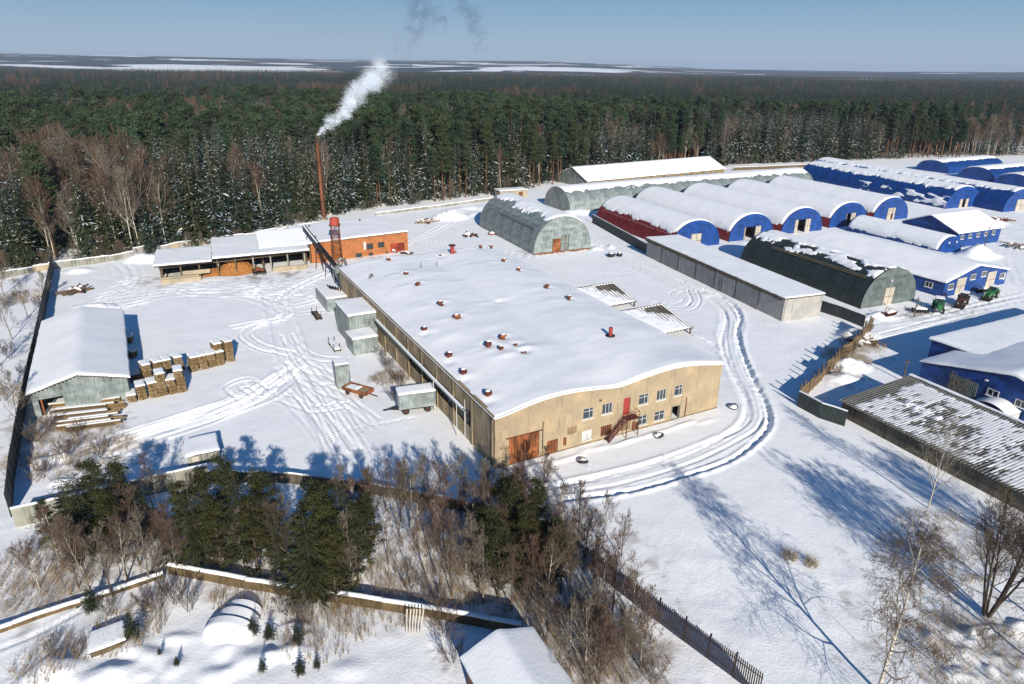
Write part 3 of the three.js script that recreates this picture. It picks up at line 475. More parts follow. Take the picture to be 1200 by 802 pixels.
// ================================================================ ARCHED HANGARS
// local frame: front gable at z = 0 with its left foot at x = 0, running back along -z
function archHangar(o) {
  const { foot, deg = -24, W, L, h, shell, gable, label, group, snow = [30, 150], t = 0.35, rag = 1, seed = 1, door, opening, extra, name = 'arched_hangar', trim, rear } = o;
  const th = thing(name, label, 'hangar', V(foot.x, -0.15, foot.z), turnOf(deg + 90), group);
  const P = (a, z, r = 0) => V(W / 2 - (W / 2 + r) * Math.cos(a), (h + r) * Math.pow(Math.sin(a), 0.86), z), n = 28;
  const ribs = Math.max(2, Math.round(L / 0.9));
  const sh = new MB(); // outer skin in bands with real ribs standing proud
  sh.grid((u, v) => P(u * Math.PI, -v * L), n, 2, (u, v) => [v * L, u * h * 2.6]);
  sh.grid((u, v) => P(Math.PI - u * Math.PI, -v * L, -0.12), n, 2, (u, v) => [v * L, u * h * 2.6]);
  const roof = sh.build('roof_shell', shell, th);
  const rb = new MB(); for (let k = 0; k <= ribs; k++) { const z = -0.02 - (L - 0.1) * k / ribs; rb.grid((u, v) => P(u * Math.PI, z - v * 0.12, v === 0.5 ? 0.05 : 0.035), n, 2, (u) => [0, u]); }
  rb.build('rib', shell, roof, 'stuff');
  const arc = []; for (let k = 0; k <= n; k++) { const q = P(k / n * Math.PI, 0, -0.02); arc.push([q.x, q.y]); }
  const holes = opening ? [opening] : [];
  const fw = part('front_wall', wallGeo(arc.slice().reverse(), holes, 0.2), gable, th); fw.position.z = 0.06;
  part('rear_wall', wallGeo(arc.slice().reverse(), [], 0.2), rear ?? gable, th).position.z = -L + 0.14;
  if (trim) { const tm = new MB(); tm.grid((u, v) => P(u * Math.PI, 0.08, 0.05 - v * 0.22), n, 1, (u, v) => [u, v]); tm.build('gable_trim', trim, th); }
  (door ?? []).forEach(([x0, x1, y0, y1, m, z = 0.06, turn = 0]) => { const d = new MB().box(0, x1 - x0, y0, y1, 0.003, 0.1).build('door', m ?? M.door, th); d.position.set(x0, 0, z); d.rotation.y = turn; const fr = new MB(), w = x1 - x0; fr.box(0.04, 0.12, y0, y1, 0.1, 0.14).box(w - 0.12, w - 0.04, y0, y1, 0.1, 0.14).box(0.12, w - 0.12, (y0 + y1) / 2 - 0.05, (y0 + y1) / 2 + 0.05, 0.1, 0.14); if (w > 1.8) fr.box(w / 2 - 0.04, w / 2 + 0.04, y0, (y0 + y1) / 2 - 0.05, 0.1, 0.13).box(w / 2 - 0.04, w / 2 + 0.04, (y0 + y1) / 2 + 0.05, y1, 0.1, 0.13); fr.build('brace', M.woodGrey, d); });
  if (snow) {
    const [a0, a1] = snow.map((x) => x * Math.PI / 180);
    snowLayer(th, (u, v) => { const a = lerp(Math.max(0.02, a0 - 0.3), Math.min(Math.PI - 0.02, a1 + 0.3), u), z = -0.12 - v * (L - 0.2), p = P(a, z), q = P(a + 0.01, z), nn = V(-(q.y - p.y), q.x - p.x, 0).normalize(); return [p, nn]; }, 46, Math.ceil(L / 0.55), (u, v, p) => {
      const a = lerp(Math.max(0.02, a0 - 0.3), Math.min(Math.PI - 0.02, a1 + 0.3), u), e = Math.min(a - a0, a1 - a) + rag * 0.42 * (fbm(p.z / 2.4 + seed * 9, a * 3, 4, 701 + seed) - 0.5) + rag * 0.16 * (fbm(p.z / 0.7, a * 7, 3, 709 + seed) - 0.5), ends = clamp(Math.min(v, 1 - v) * L / 0.5, 0, 1);
      let d = e < 0 ? -0.2 : t * Math.min(1, 0.35 + e * 3) * (0.8 + 0.4 * fbm(p.z / 3, a * 4, 3, 719 + seed)); if (v === 0 || v === 1) d = -0.12; else d = d < 0 ? d : d * (0.45 + 0.55 * ends);
      if (o.hole && e > 0) { const k = o.hole(a * 180 / Math.PI, -p.z); if (k > 0) d = lerp(d, -0.2, k); }
      return d;
    });
  }
  extra?.(th, P);
  return th;
}
// row of five with blue fronts and dark red flanks
const rowStep = V(18.45, 0, -10.0), row3 = V(79.6, 0, -200.8);
[-2, -1, 0, 1, 2].forEach((k, i) => {
  const foot = row3.clone().addScaledVector(rowStep, k), W = 16.2, mid = W / 2;
  const kinds = [
    { door: [[mid - 1.9, mid + 1.6, 0.1, 3.9]], opening: null, text: 'closed pale doors, nearest the garage' },
    { door: [[mid + 1.1, mid + 3.2, 0.1, 3.9], [mid - 2.9, mid - 2.4, 0.1, 3.9]], opening: [mid - 2.4, mid + 1.1, 0.05, 3.9], text: 'dark doorway with one pale leaf' },
    { door: [[mid + 1.0, mid + 3.1, 0.1, 4.1], [mid - 3.2, mid - 1.9, 0.1, 4.1]], opening: [mid - 1.9, mid + 1.0, 0.05, 4.1], text: 'dark gap between two door leaves' },
    { door: [[mid + 0.6, mid + 2.7, 0.1, 4.2], [mid - 1.4, mid - 0.9, 0.1, 4.2, M.galvPlain]], opening: [mid - 0.9, mid + 0.6, 0.05, 4.2], text: 'narrow dark gap beside one leaf' },
    { door: [[mid - 1.9, mid + 0.3, 0.1, 4.2], [mid + 0.3, mid + 1.7, 0.1, 4.2]], opening: null, text: 'closed doors with a small hatch', hatch: true },
  ][i];
  archHangar({ foot, W, L: i === 0 ? 40 : 50, h: 7.5, shell: M.red, gable: M.blue, trim: M.blue, label: 'snowy hangar, blue front, red flank, ' + kinds.text, group: 'blue fronted hangars in a row', snow: i === 0 ? [34, 172] : [20, 172], t: 0.32, rag: 0.5, seed: i + 1, door: kinds.door, opening: kinds.opening,
    extra: (th) => { if (kinds.hatch) new MB().box(mid - 0.1, mid + 0.8, 0.4, 2.2, 0.17, 0.2).build('hatch', M.darkSteel, th); if (i === 0) { const g = new MB(); for (let k2 = 0; k2 < 60; k2++) { const z = -1 - k2 * 0.63; g.beam(V(1.35, 4.35, z), V(0.85, 3.75, z), 0.07).beam(V(1.35, 4.35, z), V(1.1, 3.7, z - 0.3), 0.07); } g.beam(V(1.35, 4.35, -0.5), V(1.35, 4.35, -39.5), 0.08); g.build('snow_guard', M.steel, th, 'stuff'); } } });
});
// the two long blue ones behind, and the ones beyond
archHangar({ foot: V(154.5, 0, -245.2), deg: -22, W: 17.5, L: 72, h: 7.6, shell: M.blue, gable: M.blue, trim: M.blue, label: 'long blue hangar, snow slid off its flank, ajar door', group: 'long blue hangars', snow: [56, 168], t: 0.4, rag: 0.9, seed: 11, door: [[6.6, 8.2, 0.1, 3.2], [9.6, 11.2, 0.1, 3.2]], opening: [8.2, 9.6, 0.05, 3.2],
  extra: (th, P) => { const sn = snowLayer(th, (u, v) => { const a = lerp(0.05, 0.55, u), z = -v * 40, p = P(a, z), q = P(a + 0.01, z); return [p, V(-(q.y - p.y), q.x - p.x, 0).normalize()]; }, 14, 60, (u, v, p) => 0.9 * (fbm(p.z / 4, u * 3, 4, 741) - 0.52)); } });
archHangar({ foot: V(171.5, 0, -240.0), deg: -22, W: 17.5, L: 92, h: 7.8, shell: M.blue, gable: M.blue, trim: M.blue, label: 'long blue hangar with wide pale gate beside parked machinery', group: 'long blue hangars', snow: [58, 168], t: 0.4, rag: 0.9, seed: 12, door: [[6.2, 11.4, 0.1, 4.2]] });
archHangar({ foot: G(1112, 204).addScaledVector(bearing(-28), 17), deg: 60, W: 17, L: 46, h: 5.6, shell: M.blue, gable: M.blue, label: 'low blue hangar, shaded end, standing nearest the forest', group: 'low blue hangars by the forest', snow: [10, 118], t: 0.4, seed: 13, rag: 0.6 }).rotation.y = turnOf(152);
archHangar({ foot: G(1166, 214).addScaledVector(bearing(-28), 17), deg: 60, W: 17, L: 60, h: 5.8, shell: M.blue, gable: M.blue, label: 'low blue hangar with blue lower flank, between two others', group: 'low blue hangars by the forest', snow: [10, 118], t: 0.4, seed: 14, rag: 0.6 }).rotation.y = turnOf(152);
archHangar({ foot: G(1212, 224).addScaledVector(bearing(-28), 17), deg: 60, W: 17, L: 60, h: 6, shell: M.blue, gable: M.blue, label: 'low blue hangar partly cut off behind the long hangar', group: 'low blue hangars by the forest', snow: [10, 118], t: 0.4, seed: 15, rag: 0.6 }).rotation.y = turnOf(152);
// dark grey-green hangar beside the garage
archHangar({ foot: G(1008, 362), deg: -23, W: 15.6, L: 37, h: 8.0, shell: M.greenMetal, gable: M.greenGrey, trim: M.greenGrey, label: 'dark green arched hangar with grey front and patchy snow', snow: [52, 168], t: 0.3, rag: 1.2, seed: 21, door: [[6.0, 8.9, 0.1, 3.9]],
  hole: (a, z) => sstep(0.52, 0.6, fbm(z / 4, a / 12, 4, 751)) * sstep(92, 74, a) + sstep(96, 100, a) * sstep(112, 108, a) * sstep(7, 3, z),
  extra: (th, P) => { const w = new MB(); const q = (a, r) => { const p = P(a * Math.PI / 180, 0, r); return p; }; for (const [a, r] of [[44, 0.16], [47, 0.18]]) { const p = q(a, r); w.beam(V(p.x, p.y, -2), V(p.x, p.y, -29), 0.22, 0.06); } w.build('skylight_board', M.woodPale, th); new MB().tube([V(7.3, 5.45, 0.1), V(7.3, 5.45, 0.3)], 0.26, 10, true).build('front_lamp', M.white, th); } });
// grey hangar behind the hall
archHangar({ foot: G(625, 299), deg: -25, W: 17.2, L: 37, h: 9.6, shell: M.galv, gable: M.galv, trim: M.galvPlain, label: 'grey galvanised arched hangar with a rusty door', snow: [66, 140], t: 0.4, rag: 1.3, seed: 23, door: [[5.5, 7.9, 0.1, 3.9, M.rust], [8.0, 10.4, 0.1, 4.7, M.galvPlain]],
  extra: (th, P) => { const w = new MB(); for (let k = 0; k < 14; k++) { const a = 0.62, p = P(a, 0, 0.02); w.box(p.x - 0.16, p.x - 0.02, p.y - 0.9, p.y + 0.55, -5 - k * 2.1, -3.4 - k * 2.1); } w.build('roof_window', M.glass, th, 'stuff'); new MB().box(0.2, 16.9, 0, 0.5, 0.08, 0.3).build('plinth', M.brickDark, th); } });
// long low grey vault beyond it: runs to the right, its rounded end in shade
{
  const f = G(640, 244), th = archHangar({ foot: f, deg: -30, W: 17, L: 118, h: 7.6, shell: M.galv, gable: M.galvPlain, name: 'vaulted_warehouse', label: 'very long grey vaulted warehouse near the forest edge', snow: [20, 120], t: 0.4, rag: 1.1, seed: 25 });
  th.rotation.y = turnOf(152); const b = G(668, 250).addScaledVector(bearing(-28), 17); th.position.set(b.x, -0.15, b.z);
}
// ================================================================ GABLED AND FLAT BUILDINGS
// local frame: front-left foot at the origin, x along the front, -z to the back; ridge along z (frontGable) or along x
function gabled(o) {
  const { foot, deg, W, D, e0, e1 = o.e0, peak, at = 0.5, wall, front, roofMat = M.galvPlain, label, category = 'building', group, t = 0.3, seed = 1, name, holes = [], over = 0.25 } = o;
  const th = thing(name, label, category, V(foot.x, -0.15, foot.z), turnOf(deg), group), X = W * at;
  const prof = (x) => x < X ? lerp(e0, peak, clamp(x / X, -0.2, 1)) : lerp(peak, e1, clamp((x - X) / (W - X || 1), 0, 1.2));
  const poly = at > 0.001 && at < 0.999 ? [[0, 0], [W, 0], [W, e1], [X, peak], [0, e0]] : [[0, 0], [W, 0], [W, prof(W)], [0, prof(0)]];
  part('front_wall', wallGeo(poly, holes, 0.2), front ?? wall, th);
  part('rear_wall', wallGeo(poly, [], 0.2), wall, th).position.z = -D + 0.2;
  new MB().box(0, 0.2, 0, prof(0) - 0.02, -D + 0.2, -0.2).build('side_wall', wall, th);
  new MB().box(W - 0.2, W, 0, prof(W) - 0.02, -D + 0.2, -0.2).build('side_wall', wall, th);
  const rf = new MB(), slab = (xa, xb) => { const a = V(xa, prof(xa) + 0.1, over), b = V(xb, prof(xb) + 0.1, over); for (const [p, q, y] of [[a, b, 0]]) { rf.quad(p, q, V(q.x, q.y, -D - over), V(p.x, p.y, -D - over)); rf.quad(V(q.x, q.y - 0.12, over), V(p.x, p.y - 0.12, over), V(p.x, p.y - 0.12, -D - over), V(q.x, q.y - 0.12, -D - over)); rf.quad(V(p.x, p.y - 0.12, over), V(q.x, q.y - 0.12, over), q, p); rf.quad(V(q.x, q.y - 0.12, -D - over), V(p.x, p.y - 0.12, -D - over), V(p.x, p.y, -D - over), V(q.x, q.y, -D - over)); } };
  if (at > 0.001) slab(-over, X); if (at < 0.999) slab(X, W + over);
  { const ya = prof(-over) + 0.1, yb = prof(W + over) + 0.1; rf.quad(V(-over, ya - 0.12, -D - over), V(-over, ya - 0.12, over), V(-over, ya, over), V(-over, ya, -D - over)); rf.quad(V(W + over, yb - 0.12, over), V(W + over, yb - 0.12, -D - over), V(W + over, yb, -D - over), V(W + over, yb, over)); }
  rf.build('roof', roofMat, th);
  if (t) snowSheet(th, -over - 0.05, W + over + 0.05, over + 0.05, -D - over - 0.05, (x) => prof(x) + 0.1, t, seed, o.step ?? 0.9);
  o.extra?.(th, prof);
  return th;
}
const doorLeaf = (th, x0, x1, y0, y1, m, z = 0.003) => { const d = new MB().box(x0, x1, y0, y1, z, z + 0.09).build('door', m, th); new MB().box(x0 + 0.05, x1 - 0.05, (y0 + y1) / 2 - 0.05, (y0 + y1) / 2 + 0.05, z + 0.09, z + 0.13).box((x0 + x1) / 2 - 0.04, (x0 + x1) / 2 + 0.04, y0 + 0.05, (y0 + y1) / 2 - 0.05, z + 0.09, z + 0.12).build('brace', M.woodGrey, d); return d; };
// low blue workshop with the tractors in front
gabled({ name: 'blue_workshop', label: 'low wide blue workshop with white gates, tractors parked in front', foot: G(1104, 349), deg: 62, W: 23.6, D: 38, e0: 3.5, e1: 3.5, peak: 6.0, at: 0.47, wall: M.blue, roofMat: M.blue, t: 0.4, seed: 31,
  extra: (th) => { const k = K; doorLeaf(th, 3.75 * k, 6.6 * k, 0.1, 3.4 * k, M.door); doorLeaf(th, 13.8 * k, 16.7 * k, 0.1, 3.4 * k, M.door); for (const [x, y] of [[1.9, 2.1], [8.6, 3.2], [12.2, 3.35], [19.0, 2.1]]) windowAt(th, x * k, y * k, 0.1, 1.9, 1.25, { bars: [0.33, 0.66], deep: 0.1 }); new MB().box(22.3, 23.1, 1.3, 2.9, 0.01, 0.06).build('notice_board', M.white, th); for (const z of [-3.4, -9.4, -22]) windowAt(th, -0.1, 2.2, z, 1.7, 1.2, { turn: -Math.PI / 2, bars: [0.5], deep: 0.1 }); } });
// taller blue gabled building behind it
gabled({ name: 'blue_gabled_house', label: 'blue gabled building with white roof and row of small windows', foot: G(1119, 291), deg: 64, W: 19.6, D: 17, e0: 4.3, e1: 4.3, peak: 4.3, at: 0, wall: M.blue, t: 0, over: 0.05, seed: 33, roofMat: M.blue,
  extra: (th) => { for (let i = 0; i < 5; i++) windowAt(th, 2.0 + i * 3.55, 3.1, 0.1, 1.35, 1.1, { bars: [0.5], deep: 0.1 });
    // roof: ridge along x, gable end on the left in shade
    const D = 17, up = 3.4, gb = (x, m, flip) => { const s = new THREE.Shape([new THREE.Vector2(0, 0), new THREE.Vector2(D, 0), new THREE.Vector2(D / 2, up)]), g = new THREE.ExtrudeGeometry(s, { depth: 0.2, bevelEnabled: false }); g.rotateY(Math.PI / 2); const mm = part('gable', g, M.blue, th); mm.position.set(x, 4.36, 0); };
    gb(0.02, 0); gb(19.78, 1);
    const rf = new MB(), Y = 4.42; for (const s of [0, 1]) { const z0 = s ? -D - 0.4 : 0.4, z1 = -D / 2, y0 = Y - 0.12, y1 = Y + up + 0.06; s ? rf.quad(V(20.4, y0, z0), V(-0.4, y0, z0), V(-0.4, y1, z1), V(20.4, y1, z1)) : rf.quad(V(-0.4, y0, z0), V(20.4, y0, z0), V(20.4, y1, z1), V(-0.4, y1, z1)); } rf.build('pitched_roof', M.blue, th);
    snowSheet(th, -0.45, 20.45, 0.45, -D - 0.45, (x, z) => Y - 0.1 + (up + 0.15) * (1 - Math.abs(z + D / 2) / (D / 2 + 0.4)), 0.3, 35); } });
// small half-round blue shed beside it
archHangar({ foot: G(1099, 298), deg: -24, W: 9.0, L: 30, h: 4.6, shell: M.blue, gable: M.blue, trim: M.blue, name: 'half_round_shed', label: 'small half round blue shed with two white lamps', snow: [14, 166], t: 0.3, rag: 0.6, seed: 41, extra: (th) => { for (const x of [3.4, 6.4]) new MB().tube([V(x, 3.0, 0.08), V(x, 3.0, 0.25)], 0.3, 10, true).build('front_lamp', M.white, th); } });
// long concrete garage: panels with buttress joints, decayed cornice
{
  const f = G(916, 377), b = G(757, 300), L = Math.hypot(b.x - f.x, b.z - f.z), deg = Math.atan2(b.x - f.x, -(b.z - f.z)) * 180 / Math.PI, W = 9.2, h = 4.7;
  const th = thing('concrete_garage', 'long flat grey concrete garage with dark ragged cornice', 'building', V(f.x, -0.15, f.z), turnOf(deg + 90));
  new MB().box(0.3, W - 0.05, 0, h - 0.05, -L + 0.05, -0.25).build('core', M.concretePale, th);
  const n = 7; for (let k = 0; k < n; k++) { const z1 = -L * k / n, z0 = -L * (k + 1) / n; part('wall_panel', boxGeo(0, 0.28, 0, h, z0 + 0.07, z1 - 0.07), k % 2 ? M.concretePale2 : M.concretePale, th); }
  for (let k = 1; k < n; k++) part('pilaster', boxGeo(-0.14, 0.1, 0, h - 0.3, -L * k / n - 0.05, -L * k / n + 0.05), M.concreteDark, th);
  part('end_wall', boxGeo(0.3, W, 0, h, -0.24, 0), M.concretePale, th); part('rear_wall', boxGeo(W - 0.04, W, 0, h, -L, -0.25), M.concretePale, th);
  new MB().box(-0.35, W + 0.3, h + 0.003, h + 0.3, -L - 0.2, 0.25).build('roof_slab', M.concreteDark, th);
  const rg = new MB(); for (let z = -0.2; z > -L; z -= 0.34) { const q = R(); rg.box(-0.45 - q * 0.06, -0.36, h - 0.28 - q * 0.2 - 0.25 * vnoise(z / 3, 3), h + 0.28, z - 0.27, z); } rg.build('cornice', M.concreteDark, th, 'stuff');
  snowSheet(th, -0.36, W + 0.32, 0.28, -L - 0.22, () => h + 0.3, 0.22, 43, 0.5, 0.1);
  for (const z of [-19.6, -20.4]) part('downpipe', new MB().tube([V(-0.1, 0.3, z), V(-0.1, 3.4, z)], 0.05, 6).geo(), M.darkSteel, th);
}
// long gabled barn against the forest
gabled({ name: 'long_barn', label: 'long gabled barn with bright snowy roof against the forest', foot: V(29.6, 0, -279.5), deg: 57.5, W: 80, D: 20, e0: 3.1, e1: 3.1, peak: 3.1, at: 0, wall: M.concreteWarm, t: 0, over: 0.02, seed: 45,
  extra: (th) => { const D = 20, up = 4.2, Y = 3.2; for (const x of [0.02, 79.78]) { const s = new THREE.Shape([new THREE.Vector2(0, 0), new THREE.Vector2(D, 0), new THREE.Vector2(D / 2, up)]), g = new THREE.ExtrudeGeometry(s, { depth: 0.2, bevelEnabled: false }); g.rotateY(Math.PI / 2); part('gable', g, M.galvPlain, th).position.set(x, Y - 0.06, 0); }
    part('end_cladding', boxGeo(-0.06, -0.003, 0, Y, -D, 0), M.galvPlain, th);
    const rf = new MB(); rf.quad(V(-0.5, Y - 0.2, 0.6), V(80.5, Y - 0.2, 0.6), V(80.5, Y + up, -D / 2), V(-0.5, Y + up, -D / 2)); rf.quad(V(80.5, Y - 0.2, -D - 0.6), V(-0.5, Y - 0.2, -D - 0.6), V(-0.5, Y + up, -D / 2), V(80.5, Y + up, -D / 2)); rf.build('pitched_roof', M.darkSteel, th);
    snowSheet(th, -0.5, 80.5, 0.6, -D - 0.6, (x, z) => Y - 0.18 + (up + 0.2) * (1 - Math.abs(z + D / 2) / (D / 2 + 0.6)), 0.3, 47, 1.2);
    for (let k = 0; k < 13; k++) windowAt(th, 4 + k * 5.8, 1.9, 0.1, 1.8, 0.9, { bars: [0.5], deep: 0.1, sill: false }); } });
// big blue workshop on the right, its shaded end towards the yard, and the lower wing behind
gabled({ name: 'blue_factory', label: 'large dark blue factory with grey roller gate at its shaded end', foot: G(1075, 451), deg: 153, W: 26, D: 46, e0: 4.0, e1: 4.0, peak: 7.0, at: 0.49, wall: M.blue, roofMat: M.blue, t: 0.45, seed: 51, over: 0.35,
  extra: (th, prof) => { const g = new MB().box(4.5, 8.55, 0.1, 3.95, 0.003, 0.12).build('roller_gate', M.greenGrey, th); const sl = new MB(); for (let k = 0; k < 12; k++) sl.box(4.55, 8.5, 0.2 + k * 0.31, 0.46 + k * 0.31, 0.12, 0.16); sl.build('slat', M.greenGrey, g, 'stuff'); windowAt(th, 10.65, 3.45, 0.1, 1.55, 1.0, { bars: [0.5], deep: 0.1 }); windowAt(th, 14.4, 3.45, 0.1, 1.55, 1.0, { bars: [0.5], deep: 0.1 }); windowAt(th, 18.4, 3.45, 0.1, 1.55, 1.0, { bars: [0.5], deep: 0.1 }); new MB().box(9.3, 9.65, 4.9, 5.05, 0.01, 0.45).build('flood_lamp', M.white, th); } });
gabled({ name: 'blue_annex', label: 'lower snow roofed blue wing behind the large blue factory', foot: V(68.9, 0, -104.2), deg: 153, W: 9.2, D: 44, e0: 4.9, e1: 5.0, peak: 5.0, at: 0.98, wall: M.blue, roofMat: M.blue, t: 0.4, seed: 53, over: 0.3 });
// corrugated lean-to along the right-hand boundary
{
  const a = G(984, 487, 0), b = G(1200, 602, 0), deg = Math.atan2(b.x - a.x, -(b.z - a.z)) * 180 / Math.PI, L = 34, D = 13.5;
  const th = thing('corrugated_shed', 'long low shed with bare ribbed grey roof and stained concrete wall', 'shed', V(a.x, -0.2, a.z), turnOf(deg));
  const n = 8; for (let k = 0; k < n; k++) part('wall_panel', boxGeo(L * k / n + 0.03, L * (k + 1) / n - 0.03, 0, 2.5, -0.3, 0), k % 3 ? M.concreteShed : M.concreteDark, th);
  new MB().box(0.05, L, 0, 2.4, -0.5, -0.31).build('inner_wall', M.concreteShed, th);
  part('rear_wall', boxGeo(0, L, 0, 3.6, -D, -D + 0.3), M.concreteDark, th); part('end_wall', wallGeo([[0, 0], [D - 0.3, 0], [D - 0.3, 3.5], [0, 2.45]], [], 0.2), M.concreteDark, th); const ew = th.children.at(-1); ew.rotation.y = Math.PI / 2; ew.position.set(0.2, 0, -0.3);
  const Y = (z) => 2.62 + (-z / D) * 1.15, rf = new MB(); // corrugations run down the slope: one wave every 0.42 m
  rf.grid((u, v) => { const x = -0.3 + u * (L + 0.3), z = 0.45 - v * (D + 0.7); return V(x, Y(z) + 0.055 * Math.sin(x / 0.42 * TAU), z); }, Math.ceil(L / 0.42) * 8, 6); rf.build('corrugated_roof', M.slate, th);
  const rr = new MB(); for (let x = -0.2; x < L; x += 0.42) rr.beam(V(x, Y(0.4) + 0.07, 0.42), V(x, Y(-D) + 0.07, -D - 0.2), 0.07, 0.05); rr.build('batten', M.slate, th, 'stuff');
  new MB().box(-0.3, L, Y(-D - 0.3) + 0.02, Y(-D - 0.3) + 0.2, -D - 0.42, -D - 0.2).build('ridge_board', M.concrete, th);
  const lay = (x0, x1, z0, z1, lvl, tt, sd) => snowLayer(th, (u, v) => { const x = lerp(x0, x1, u), z = lerp(z0, z1, v); return [V(x, Y(z) + 0.05, z), V(0, 1, 0)]; }, Math.ceil((x1 - x0) / 0.22), Math.ceil(Math.abs(z1 - z0) / 0.3), (u, v, p) => { const f = 0.55 * (fbm(p.x / 3.2 + sd, p.z / 3.2, 4, 761) - 0.5) + 0.75 * (fbm(p.x / 0.4, p.z / 0.9, 3, 767) - 0.5) + 0.5 - lvl - 0.5 * sstep(0.86, 1, Math.max(Math.abs(u * 2 - 1), Math.abs(v * 2 - 1))); return clamp(f * 0.9, -0.2, tt); });
  lay(0.2, L, 0.3, -D, 0.47, 0.03, 3); lay(3.0, 10.5, -7.2, -5.4, 0.44, 0.12, 6);
  snowSheet(th, -0.3, L, -D - 0.1, -D - 0.6, () => 3.95, 0.16, 9, 0.5);
}
// ================================================================ BRICK BOILER HOUSE, OPEN SHED, LEFT SHED
{
  const f = G(366, 309), W = 25.6, D = 20, h = 5.1, k = K;
  const th = thing('brick_boiler_house', 'orange brick boiler house with flat snowy roof and red gate', 'building', V(f.x, -0.15, f.z), turnOf(57.5));
  const wins = [[14.2, 15.9, 1.85, 3.35], [17.3, 19.0, 1.95, 3.35], [11.2, 12.8, 0.1, 1.2], [14.6, 15.8, 0.1, 0.9]], gate = [20.6, 24.6, 0.05, 2.5];
  part('front_wall', wallGeo(rectPoly(0, W, 0, h), [...wins, gate], 0.4), M.brick, th);
  wins.forEach(([a, b, c, d], i) => windowAt(th, (a + b) / 2, (c + d) / 2, -0.2, b - a, d - c, { frame: M.darkSteel, bars: i < 2 ? [0.33, 0.66] : [0.5], sill: i < 2 }));
  const g = part('gate', boxGeo(gate[0], gate[1], gate[2], gate[3], -0.3, -0.2), M.redPaint2, th); for (let q = 0; q < 4; q++) part('leaf', boxGeo(gate[0] + q + 0.04, gate[0] + q + 0.96, 0.1, 2.45, -0.2, -0.14), M.redPaint2, g);
  new MB().box(0, 0.35, 0, h, -D, -0.42).build('side_wall', M.brick, th); new MB().box(W - 0.35, W, 0, h, -D, -0.42).build('side_wall', M.brick, th); new MB().box(0.35, W - 0.35, 0, h, -D, -D + 0.35).build('rear_wall', M.brick, th);
  new MB().box(-0.15, W + 0.15, h + 0.003, h + 0.22, -D - 0.15, 0.15).build('roof_slab', M.concreteDark, th);
  snowSheet(th, -0.18, W + 0.18, 0.18, -D - 0.18, (x, z) => h + 0.22, 0.35, 61);
  new MB().box(0.8, 3.6, 3.1, 3.3, 0.005, 1.2).build('awning', M.concrete, th);
  for (const [x, z] of [[2.2, -3], [4.6, -16], [19, -17]]) new MB().tube([V(x, h + 0.1, z), V(x, h + 1.1, z)], 0.22, 8, true).build('roof_vent', M.rustDark, th);
  new MB().box(13.4, 14, 1.9, 3.9, 0.002, 0.03).build('patched_plaster', M.white, th);
}
{ // long open-fronted shed with sawdust bays
  const f = G(188, 331), deg = 66.5, W = 32, D = 12.5, th = thing('open_sawdust_shed', 'long open fronted timber shed with snowy flat roof', 'shed', V(f.x, -0.15, f.z), turnOf(deg));
  const Y = (x) => (x < 11.4 ? 4.15 : 4.75);
  new MB().box(0, W, 0, 3.4, -D, -D + 0.25).build('rear_wall', M.woodGrey, th); new MB().box(0, 0.25, 0, 3.3, -D + 0.25, -3).build('end_wall', M.woodGrey, th); new MB().box(W - 0.25, W, 0, 3.6, -D + 0.25, -1).build('end_wall', M.woodGrey, th);
  for (const [x0, x1, dp] of [[-0.8, 11.2, 13.5], [11.3, W + 0.6, 19]]) { const y = Y(x0 + 1); new MB().box(x0, x1, y - 0.3, y, -dp, 1.0).build('roof_deck', M.darkSteel, th); snowSheet(th, x0 - 0.05, x1 + 0.05, 1.05, -dp - 0.05, () => y + 0.003, 0.36, 63 + x0, 0.7, 0.18); }
  for (let k = 0; k <= 8; k++) { const x = 0.6 + k * 3.85; part('post', boxGeo(x - 0.16, x + 0.16, 0, Y(x) - 0.3, -0.6, -0.28), k > 4 ? M.concrete : M.woodGrey, th); }
  for (let k = 0; k < 8; k++) { const x = 0.3 + k * 3.95; if (k > 1 && k < 6) continue; part('concrete_block', boxGeo(x, x + 3.8, 0, 1.25, 0.1, 0.55), M.concreteWarm2, th); }
  part('concrete_block', boxGeo(0.2, 8.4, 0, 1.1, 1.3, 1.75), M.concreteWarm2, th); part('concrete_block', boxGeo(4.8, 10.4, 1.3, 2.2, -0.2, 0.05), M.concreteWarm2, th);
  new MB().beam(V(0, 3.2, -0.45), V(W, 4.0, -0.45), 0.2).build('beam', M.woodGrey, th);
}
